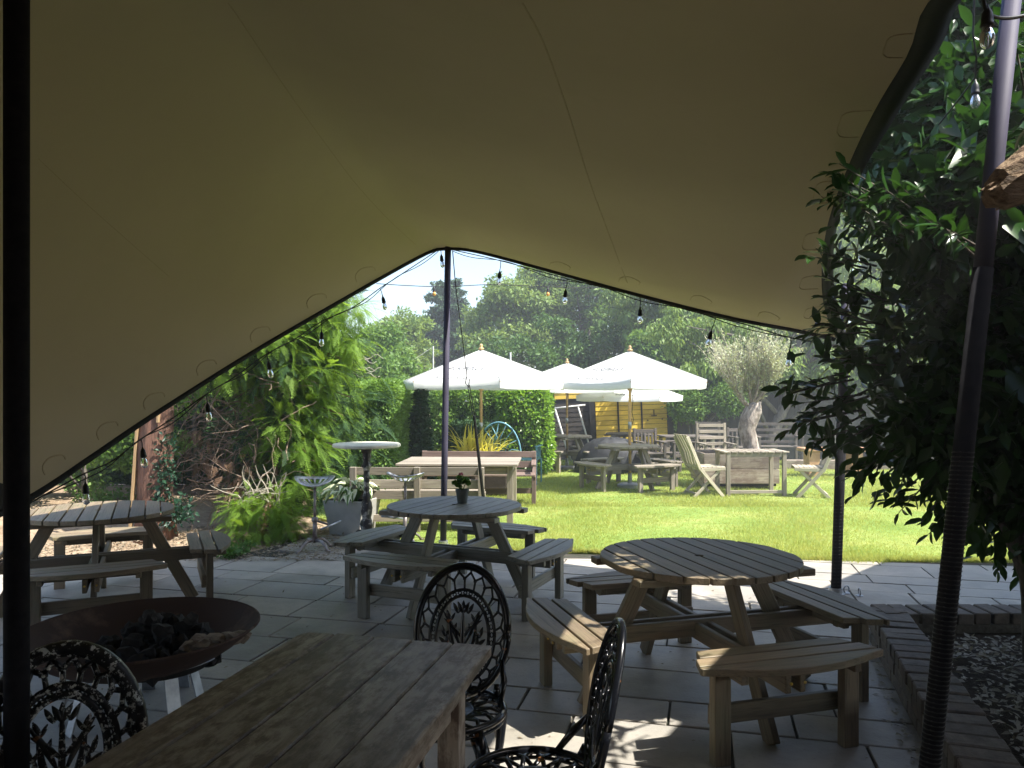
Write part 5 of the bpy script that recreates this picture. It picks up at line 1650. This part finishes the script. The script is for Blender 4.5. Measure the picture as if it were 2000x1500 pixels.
def stool_proto():
    t = empty('tractor_stool', (0, 0, 0))
    # pan seat: cells left out make the slots
    NA, NR = 48, 7
    vs = []
    def pt(a, r):
        x = .20 * r * math.cos(a); y = .175 * r * math.sin(a)
        z = .66 + .085 * r ** 2.2
        if math.sin(a) < -.2: z -= .07 * r ** 2 * (-(math.sin(a)) - .2) ; 
        z += .012 * math.cos(2 * a) * r
        return (x, y, z)
    for j in range(NR + 1):
        for i in range(NA): vs.append(pt(2 * PI * i / NA, .05 + .95 * j / NR))
    fs = []
    for j in range(NR):
        for i in range(NA):
            if 3 <= j <= 5 and i % 3 != 0 and math.sin(2 * PI * i / NA) > -.75: continue
            q = (i + 1) % NA
            fs.append((j * NA + i, j * NA + q, (j + 1) * NA + q, (j + 1) * NA + i))
    fs.append(tuple(range(NA))[::-1])
    o = MB().add(vs, fs).build('seat', M['stool_seat'], t, smooth=True)
    md = o.modifiers.new('thick', 'SOLIDIFY'); md.thickness = .008
    rim = [pt(2 * PI * i / NA, 1.0) for i in range(NA)] + [pt(0, 1.0)]
    MB().tube(rim, .008, 6).build('rim', M['stool_seat'], t, smooth=True)
    MB().tube([(0, 0, .655), (0, 0, .45), (0, 0, .10)], [.014, .014, .018], 10).build('stem', M['stool_metal'], t, smooth=True)
    MB().tube([(0, 0, .08), (0, 0, .30)], [.027, .022], 10).build('sleeve', M['stool_metal'], t, smooth=True)
    MB().lathe([(.03, .29), (.034, .30), (.034, .33), (.025, .34)], 12).build('collar', M['stool_metal'], t, smooth=True)
    MB().tube([(.02, 0, .30), (.14, -.02, .26)], .012, 6).build('arm', M['stool_metal'], t)
    MB().tube([(.07, -.14, .235), (.26, .03, .285)], .011, 8).build('footrest', M['steel'], t, smooth=True)
    for k in range(4):
        a = PI / 4 + k * PI / 2; c, s = math.cos(a), math.sin(a)
        MB().tube([(.015 * c, .015 * s, .10), (.10 * c, .10 * s, .10), (.165 * c, .165 * s, .055), (.20 * c, .20 * s, .010), (.235 * c, .235 * s, .008)], [.018, .017, .014, .013, .012], 8).build('foot', M['stool_metal'], t, smooth=True)
    return t
stp = stool_proto()
place(stp, g_(615, 7.95), R(10), 'iron tractor seat stool left of the grey planter', 'stool', 'tractor seat stools at the bar table')
t = copy_tree(stp); place(t, (-1.16, 8.35, 0), R(180 - 8), 'iron tractor seat stool right of the bar table column', 'stool', 'tractor seat stools at the bar table')

pl = tag(empty('square_planter', (-1.86, 8.95, 0), R(-16)), 'pale grey square planter filled with hosta', 'planter')
tpb, bt_, hh = .25, .19, .40
vs = [(-bt_, -bt_, 0), (bt_, -bt_, 0), (bt_, bt_, 0), (-bt_, bt_, 0), (-tpb, -tpb, hh), (tpb, -tpb, hh), (tpb, tpb, hh), (-tpb, tpb, hh),
      (-tpb + .02, -tpb + .02, hh), (tpb - .02, -tpb + .02, hh), (tpb - .02, tpb - .02, hh), (-tpb + .02, tpb - .02, hh), (-tpb + .03, -tpb + .03, hh - .04), (tpb - .03, -tpb + .03, hh - .04), (tpb - .03, tpb - .03, hh - .04), (-tpb + .03, tpb - .03, hh - .04)]
fs = [(3, 2, 1, 0)] + [(i, (i + 1) % 4, 4 + (i + 1) % 4, 4 + i) for i in range(4)] + [(4 + i, 4 + (i + 1) % 4, 8 + (i + 1) % 4, 8 + i) for i in range(4)] + [(8 + i, 8 + (i + 1) % 4, 12 + (i + 1) % 4, 12 + i) for i in range(4)]
MB().add(vs, fs).build('planter_box', M['planter'], pl, bevel=.006)
MB().add([vs[12], vs[13], vs[14], vs[15]], [(0, 1, 2, 3)]).build('soil_fill', M['soil'], pl)
ho = tag(empty('hosta', (-1.86, 8.95, hh - .04), R(-16)), 'hosta with white edged leaves spilling over the grey planter', 'plant')
def hosta_leaf(L=.2, W=.062):
    K = 6; vs = []
    for i in range(K + 1):
        t = i / K
        x = L * t; z = .05 * math.sin(PI * t * .9) - .09 * t * t
        w_ = W * math.sin(PI * min(t * 1.02, 1)) ** .75 * (1.1 - .35 * t)
        for s in (-1, -.5, 0, .5, 1): vs.append((x, w_ * s, z + .02 * abs(s)))
    fs = [(i * 5 + k, i * 5 + k + 1, i * 5 + 6 + k, i * 5 + 5 + k) for i in range(K) for k in range(4)]
    return MB().add(vs, fs).mesh('leaf', M['hosta'], True)
hl_ = [hosta_leaf(), hosta_leaf(.17, .058), hosta_leaf(.22, .06)]
for i in range(62):
    a = random.uniform(0, 2 * PI); r_ = random.uniform(.03, .22)
    o = bpy.data.objects.new('leaf', random.choice(hl_)); C.objects.link(o); o.parent = ho
    o.location = (r_ * math.cos(a), r_ * math.sin(a), .06 + .16 * (1 - r_ / .24) + random.uniform(0, .03)); o.rotation_euler = (random.uniform(-.3, .3), random.uniform(-.5, .35), a + random.uniform(-.5, .5))
    s_ = random.uniform(.8, 1.1); o.scale = (s_,) * 3
mb = MB()
for i in range(30):
    a = random.uniform(0, 2 * PI); r_ = random.uniform(.02, .18); mb.tube([(r_ * .4 * math.cos(a), r_ * .4 * math.sin(a), 0), (r_ * math.cos(a), r_ * math.sin(a), .16)], .004, 4)
mb.build('stems', M['geranium'], ho)['kind'] = 'stuff'

# flower pot on the table
gpz = .735
fp = tag(empty('flower_pot', (-.40, 6.18, gpz)), 'small grey pot of pink geranium on the round table', 'flower pot')
MB().lathe([(.038, 0), (.052, .09), (.056, .092), (.056, .108), (.050, .108), (.046, .085)], 24).build('pot', M['pot'], fp, smooth=False)
MB().lathe([(.0005, .088), (.047, .088)], 20, closed=True).build('soil_fill', M['soil'], fp)
mb = MB(); stm = []
for i in range(12):
    a = random.uniform(0, 2 * PI); e = Vector((.045 * math.cos(a), .045 * math.sin(a), .14 + random.uniform(0, .05))); mb.tube([(0, 0, .09), e], .0025, 4); stm.append(e)
mb.tube([(0, 0, .09), (-.01, 0, .22)], .0022, 4)
mb.build('stems', M['geranium'], fp)['kind'] = 'stuff'
lf = MB()
disc = []
K = 9; vs = [(0, 0, 0)] + [(.026 * (1 + .12 * math.cos(5 * 2 * PI * k / K)) * math.cos(2 * PI * k / K), .026 * math.sin(2 * PI * k / K), .006) for k in range(K)]
dm = MB().add(vs, [(0, 1 + k, 1 + (k + 1) % K) for k in range(K)]).mesh('leaf', M['geranium'], True)
for i in range(34):
    e = random.choice(stm); o = bpy.data.objects.new('leaf', dm); C.objects.link(o); o.parent = fp
    o.location = e + Vector((random.uniform(-.025, .025), random.uniform(-.025, .025), random.uniform(-.03, .02))); o.rotation_euler = (random.uniform(-.9, .9), random.uniform(-.9, .9), random.uniform(0, 6))
pm = MB().lathe([(.0005, -.006), (.006, -.004), (.008, 0), (.006, .004), (.0005, .006)], 7).mesh('petal', M['petal'], True)
for i in range(16):
    o = bpy.data.objects.new('petal', pm); C.objects.link(o); o.parent = fp
    d = Vector((random.uniform(-1, 1), random.uniform(-1, 1), random.uniform(-.6, 1))).normalized() * .014; o.location = Vector((-.01, 0, .228)) + d

# ================================================================== FIRE PIT
fpz = .43
fi = tag(empty('fire_pit', (-1.86, 3.86, 0)), 'rusty shallow steel fire bowl on galvanised legs', 'fire pit')
mb = MB(); prof = []
for i in range(13):
    a = R(4) + (R(58) - R(4)) * i / 12
    prof.append((.56 * math.sin(a) / math.sin(R(58)), .43 - .22 * (math.cos(a) - math.cos(R(58))) / (1 - math.cos(R(58)))))
prof = [(.0005, prof[0][1])] + prof
inner = [(max(r_ - .006, .0005), z + .006) for r_, z in prof][::-1]
mb.lathe(prof + [(.562, .438)] + inner, 72, closed=True)
mb.build('bowl', M['rust'], fi, smooth=True)
mb = MB(); mb.tube([(.56 * math.cos(2 * PI * i / 64), .56 * math.sin(2 * PI * i / 64), .434) for i in range(65)], .007, 6); mb.build('rim', M['rust'], fi, smooth=True)
for a in (R(-40), R(20), R(80), R(140), R(200), R(260)):
    c, s = math.cos(a), math.sin(a)
    if a in (R(20), R(140), R(260)): continue
    MB().bar((.30 * c, .30 * s, .26), (.36 * c, .36 * s, 0), .065, .008, up=(c, s, 0)).build('leg', M['steel'], fi)
for a in (R(-8), R(110), R(230)):
    c, s = math.cos(a), math.sin(a)
    MB().bar((.27 * c, .27 * s, .26), (.34 * c, .34 * s, 0), .065, .008, up=(c, s, 0)).build('leg', M['steel'], fi)
tr = MB(); tr.lathe([(.0005, .0), (.24, 0), (.30, .05), (.302, .05), (.30, .056), (.24, .006), (.0005, .006)], 48, closed=True)
o = tr.build('ember_tray', M['char'], fi, smooth=True); o.location = (.10, -.02, .252)
mb = MB(); mb.tube([(.10 + .30 * math.cos(2 * PI * i / 48), -.02 + .30 * math.sin(2 * PI * i / 48), .306) for i in range(49)], .0055, 6); mb.build('tray_rim', M['steel'], fi, smooth=True)
def lump(r_, seed, mat, name, fl=1):
    rr = random.Random(seed)
    bm = bmesh.new(); bmesh.ops.create_icosphere(bm, subdivisions=2, radius=r_)
    k1 = [rr.uniform(0, 6) for _ in range(6)]
    for v in bm.verts:
        n_ = v.co.normalized(); v.co *= 1 + .28 * math.sin(3 * n_.x + k1[0]) * math.sin(4 * n_.y + k1[1]) + .12 * math.sin(9 * n_.z + k1[2]) + rr.uniform(-.09, .09); v.co.z *= fl
    me = bpy.data.meshes.new(name); bm.to_mesh(me); bm.free(); me.materials.append(mat); return me
cp = tag(empty('charcoal_pile', (-1.77, 3.84, .275)), 'heap of black charcoal lumps in the fire bowl', 'charcoal')
lm = [lump(.042, k, M['char'], 'charcoal_lump') for k in range(6)]
for i in range(120):
    r_ = .28 * math.sqrt(random.random()); a = random.uniform(0, 2 * PI)
    o = bpy.data.objects.new('charcoal_lump', random.choice(lm)); C.objects.link(o); o.parent = cp
    o.location = (r_ * math.cos(a), r_ * math.sin(a), .02 + random.uniform(.0, .24) * (1 - r_ / .34)); o.rotation_euler = (random.uniform(0, 6), random.uniform(0, 6), random.uniform(0, 6)); s_ = random.uniform(.6, 1.25); o.scale = (s_,) * 3
ac = tag(empty('ash_lump', (-1.47, 3.74, .375)), 'pale crumbly lump of ash at the right of the fire bowl', 'ash')
for i in range(7):
    o = bpy.data.objects.new('ash_chunk', lump(.05, 40 + i, M['ash'], 'ash_chunk', .6)); C.objects.link(o); o.parent = ac
    o.location = (-.10 + i * .035, random.uniform(-.03, .03) + i * .012, -.01 + i * .004 + random.uniform(0, .02)); o.scale = (random.uniform(.8, 1.2),) * 3

# ================================================================== FOREGROUND TABLE
ftb = tag(empty('plank_table', (-.60, 1.82, 0), R(-13.2)), 'rough dark weathered plank table closest to the camera', 'table')
# local +y away from camera, x across
Wt, Lt, Ht = .70, 1.75, .76
nb = 5; cuts = [-.35, -.225, -.075, .065, .21, .35]
yend = .86
for i in range(nb):
    x0, x1 = cuts[i] + .002, cuts[i + 1] - .002
    L2 = Lt
    K = 8
    cxm = (x0 + x1) / 2
    poly = []
    wl = .004 if i == nb - 1 else 0
    e = random.uniform(-.008, .008)
    # X axis of the plank = table length
    a0, a1 = -Lt / 2, Lt / 2
    hw = (x1 - x0) / 2
    for k in range(K + 1): poly.append((a0 + (a1 - a0) * k / K, -hw - (random.uniform(-wl, wl * 2) if i == nb - 1 else 0)))
    if i == 0:
        poly[-1] = (a1 - .0, -hw); 
        for q in range(5):
            an = q / 4 * PI / 2; poly.append((a1 - .045 + .045 * math.cos(an) + e, hw - .045 + .045 * math.sin(an)))
    for k in range(K + 1):
        x = a1 + (a0 - a1) * k / K
        if i == 0 and k == 0: continue
        poly.append((x + (e if k == 0 else 0), hw))
    mb = MB().prism(poly, -.019, .019 + random.uniform(-.0008, .0008))
    o = mb.build('plank', M['old_top'], ftb, bevel=.005)
    o.rotation_euler = (0, 0, PI / 2); o.location = (cxm, yend - Lt / 2 + .0, Ht - .019)
# local x of plank (rotated +90) -> table +y ; plank +y -> table -x, so the leftmost rounded side is outside
for sx in (-.27, .27):
    for sy in (.65, -.65): plank('leg', M['old_top'], ftb, (sx, sy, 0), (sx, sy, Ht - .04), .07, .07)
    plank('apron', M['old_top'], ftb, (sx, -.60, Ht - .10), (sx, .60, Ht - .10), .03, .11)
for sy in (.65, -.65): plank('apron', M['old_top'], ftb, (-.25, sy, Ht - .10), (.25, sy, Ht - .10), .03, .11)

# ================================================================== CAST IRON CHAIRS
def iron_chair(mat, heavy=1.0):
    t = empty('iron_chair', (0, 0, 0))      # faces -y, back at +y
    a, b, cz = .188, .245, .665
    def back(x, z, off=0):                  # back plane leaning back, slightly dished
        return Vector((x, .17 + (z - .43) * .20 - .10 * x * x / .035 * .12 + off, z))
    def oval(aa, bb, c, n=44, off=0, a0=0, a1=2 * PI): return [back(aa * math.cos(a0 + (a1 - a0) * i / n), c + bb * math.sin(a0 + (a1 - a0) * i / n), off) for i in range(n + 1)]
    h = heavy
    mb = MB(); mb.tube(oval(a, b, cz), .0125 * h, 8); mb.tube(oval(a - .012, b - .012, cz, off=-.006), .006 * h, 6); mb.build('back_frame', mat, t, smooth=True)
    ai, bi, ci = .112, .155, cz - .025
    mb = MB(); mb.tube(oval(ai + .020, bi + .020, ci), .007 * h, 6); mb.tube(oval(ai - .004, bi - .004, ci), .007 * h, 6)
    nl = 34
    for i in range(nl):
        a0 = 2 * PI * i / nl; a1 = a0 + 2 * PI / nl * .62
        pts = [back((ai + .008 + .006 * math.sin(2 * PI * k / 8)) * math.cos(a0 + (a1 - a0) * (.5 - .5 * math.cos(2 * PI * k / 8))), ci + (bi + .008 + .006 * math.sin(2 * PI * k / 8)) * math.sin(a0 + (a1 - a0) * (.5 - .5 * math.cos(2 * PI * k / 8)))) for k in range(9)]
        mb.tube(pts, .0028 * h, 4, cap=False)
    mb.build('inner_ring', mat, t, smooth=True)
    mb = MB(); n = 22
    for i in range(n):
        an = 2 * PI * (i + .5) / n; da = 2 * PI / n / 2
        def pr(f, q): return back((ai + .02 + (a - ai - .02) * f) * math.cos(q), ci + (cz - ci) * f + (bi + .02 + (b - bi - .02) * f) * math.sin(q))
        m_ = pr(.45, an)
        mb.tube([pr(0, an), m_], .0048 * h, 5); mb.tube([m_, pr(.72, an + da)], .0048 * h, 5); mb.tube([m_, pr(.72, an - da)], .0048 * h, 5); mb.tube([pr(.72, an + da), pr(1, an + da)], .0048 * h, 5)
        mb.tube([m_ + Vector((0, -.004, -.004)), m_ + Vector((0, -.004, .004))], .0075 * h, 6)
    mb.build('lattice', mat, t, smooth=True)
    # acanthus motif
    mb = MB()
    def spind(p0, ang, L, r_, bend=0):
        pts = []; rs = []
        for k in range(8):
            q = k / 7; aa_ = ang + bend * q
            if k == 0: x, z = p0
            else: x += L / 7 * math.cos(aa_); z += L / 7 * math.sin(aa_)
            pts.append(back(x, z, -.004)); rs.append(max(r_ * math.sin(PI * (q * .88 + .10)) ** .8, .0015))
        mb.tube(pts, rs, 6, flat=.45, up=(0, 1, 0))
        return x, z
    zb = ci - bi + .02
    x, z = spind((0, zb), PI / 2, .27, .010)
    for s in (-1, 1):
        spind((.004 * s, zb + .02), PI / 2 - s * .55, .20, .011, -s * -.5)
        spind((.004 * s, zb + .01), PI / 2 - s * 1.0, .15, .011, -s * -1.0)
        spind((.01 * s, zb + .10), PI / 2 - s * .35, .15, .010, -s * .3)
        spind((.004 * s, zb + .13), PI / 2 - s * .65, .10, .009, -s * .3)
        for (px_, pz_, an_) in ((.035, .15, .6), (.06, .10, .9), (.05, .19, .4), (.075, .06, 1.2), (.02, .22, .5), (.07, .13, .3)):
            spind((px_ * s, zb + pz_), PI / 2 - s * an_, .045, .009); spind((px_ * s, zb + pz_), PI / 2 - s * (an_ - .9), .035, .007)
    for an_ in (-.5, 0, .5): spind((0, zb + .22), PI / 2 + an_, .05, .010)
    mb.build('leaf_motif', mat, t, smooth=True)
    # seat
    SR = .205
    mb = MB(); ns = 40
    mb.tube([(SR * math.cos(2 * PI * i / ns), SR * math.sin(2 * PI * i / ns), .43) for i in range(ns + 1)], .014 * h, 8)
    mb.tube([(SR * math.cos(2 * PI * i / ns), SR * math.sin(2 * PI * i / ns), .405) for i in range(ns + 1)], .007 * h, 6)
    for i in range(60):
        an = 2 * PI * i / 60; mb.tube([(SR * math.cos(an), SR * math.sin(an), .425), ((SR) * math.cos(an + .05), (SR) * math.sin(an + .05), .405)], .0045 * h, 4)
    mb.build('seat_rim', mat, t, smooth=True)
    mb = MB(); mb.lathe([(.0005, .428), (SR * .35, .428), (SR * .42, .433), (SR * .5, .428), (SR * .5, .420), (.0005, .420)], 32, closed=True)
    for i in range(16):
        an = 2 * PI * i / 16; p0 = Vector((SR * .45 * math.cos(an), SR * .45 * math.sin(an), .428))
        for s in (-.2, .2): mb.tube([p0, Vector((SR * .75 * math.cos(an + s), SR * .75 * math.sin(an + s), .434)), Vector((SR * math.cos(an), SR * math.sin(an), .430))], [.008, .011, .006], 6, flat=.5)
    mb.build('seat_grille', mat, t, smooth=True)
    for k, (sx, sy) in enumerate(((-1, -1), (1, -1), (-1, 1), (1, 1))):
        mb = MB(); x, y = sx * .145, sy * .145
        pts = [(x, y, .42), (x * 1.16, y * 1.16, .36), (x * 1.12, y * 1.12, .25), (x * 1.0, y * 1.0, .12), (x * 1.10, y * 1.10, .03), (x * 1.22, y * 1.22, .004)]
        mb.tube(pts, [.017, .024, .017, .011, .013, .017], 8); mb.tube([(x * .7, y * .7, .40), (x * .98, y * .98, .34), (x * 1.05, y * 1.05, .27)], [.008, .010, .006], 6)
        mb.build('leg', mat, t, smooth=True)
    for s in (-1, 1):
        mb = MB(); mb.tube([back(s * .165, .56, -.005), Vector((s * .185, .13, .50)), Vector((s * .18, .08, .44))], [.010, .013, .010], 8)
        mb.tube([back(s * .15, .47), Vector((s * .15, .15, .43))], .013, 8); mb.build('side_scroll', mat, t, smooth=True)
    return t
ic = iron_chair(M['iron'])
gc = 'ornate cast iron chairs round the plank table'
place(ic, (-.235, 2.86, 0), R(-10), 'glossy black ornate iron chair at the far end of the plank table', 'chair', gc)
t = copy_tree(ic); place(t, (.065, 2.33, 0), R(-91), 'ornate iron chair seen side on at the right of the plank table', 'chair', gc)
ic2 = iron_chair(M['iron_speck'], 1.7)
place(ic2, (-1.10, 1.86, 0), R(28), 'white flecked ornate iron chair at the left of the plank table', 'chair', gc)

# ================================================================== FLOODLIGHT AND ODDMENTS
fl = tag(empty('floodlight', P(1660, 700, 6.1)), 'dark cone shaded lamp fixed high on the slim pole', 'lamp')
mb = MB().lathe([(.02, .10), (.03, .09), (.065, -.08), (.06, -.08), (.02, .08)], 20, closed=True); o = mb.build('shade', M['pole_black'], fl); o.rotation_euler = (R(10), R(20), 0)
MB().tube([(0, 0, .1), (.02, .05, .16), (0, .1, .17)], .010, 6).build('bracket', M['steel'], fl)
mb = MB().lathe([(.0005, .12), (.035, .10), (.04, .06)], 14); mb.build('cap', M['whitemetal'], fl, smooth=True)

# second canopy beyond the shrub that shades the right of the patio
t2 = tag(empty('side_canopy', (6.5, 3.5, 0)), 'second tent canopy beyond the big shrub', 'tent')
vs = []; K = 12
Ls = crom([(4.95, 6.85, 2.35), (3.7, 5.2, 2.75), (2.56, 3.1, 2.95), (2.3, 2.7, 2.95), (1.95, 2.15, 2.98), (1.8, 1.0, 3.05), (2.0, -1.5, 3.1), (2.2, -4.2, 3.0)], K + 1)  # near edge pulled inward, unseen, to keep sun off pole and tables
for j in range(K + 1):
    for i in range(K + 1):
        u, v = i / K, j / K
        p = Ls[j] * (1 - u) + Vector((11, 6.7 - 10.9 * v, 2.5 + .3 * v)) * u
        p.z += .5 * math.sin(PI * u) * math.sin(PI * v); vs.append(p - Vector(t2.location))
MB().add(vs, [(j * (K + 1) + i, j * (K + 1) + i + 1, (j + 1) * (K + 1) + i + 1, (j + 1) * (K + 1) + i) for j in range(K) for i in range(K)]).build('canopy', M['outer'], t2, smooth=True)
for (x, y, z) in ((4.97, 6.83, 2.33), (9.9, 6.6, 2.48)): MB().tube([(x - 6.5, y - 3.5, 0), (x - 6.5, y - 3.5, z)], .03, 10).build('canopy_pole', M['pole'], t2)
# pub wall behind the viewpoint
pw = tag(empty('house_wall', (0, -4.6, 0)), 'brick house wall behind the viewpoint', 'wall')
MB().box((0, 0, 2.2), (18, .3, 4.4)).build('wall_face', M['brick'], pw)

# ================================================================== ADDED MILKY VEIL
hz = MB().box((0, 50, 4.2), (244, 224, 10.6))  # thin haze volume added to imitate milky lens flare
m = bpy.data.materials.new('glare_veil'); m.use_nodes = True
_n = m.node_tree; _n.nodes.clear()
_o = _n.nodes.new('ShaderNodeOutputMaterial'); _v = _n.nodes.new('ShaderNodeVolumePrincipled')
_v.inputs['Color'].default_value = (.92, .96, 1, 1); _v.inputs['Density'].default_value = .0055; _v.inputs['Anisotropy'].default_value = .3
_n.links.new(_v.outputs[0], _o.inputs['Volume'])
o = tag(hz.build('glare_veil', m), kind='stuff')
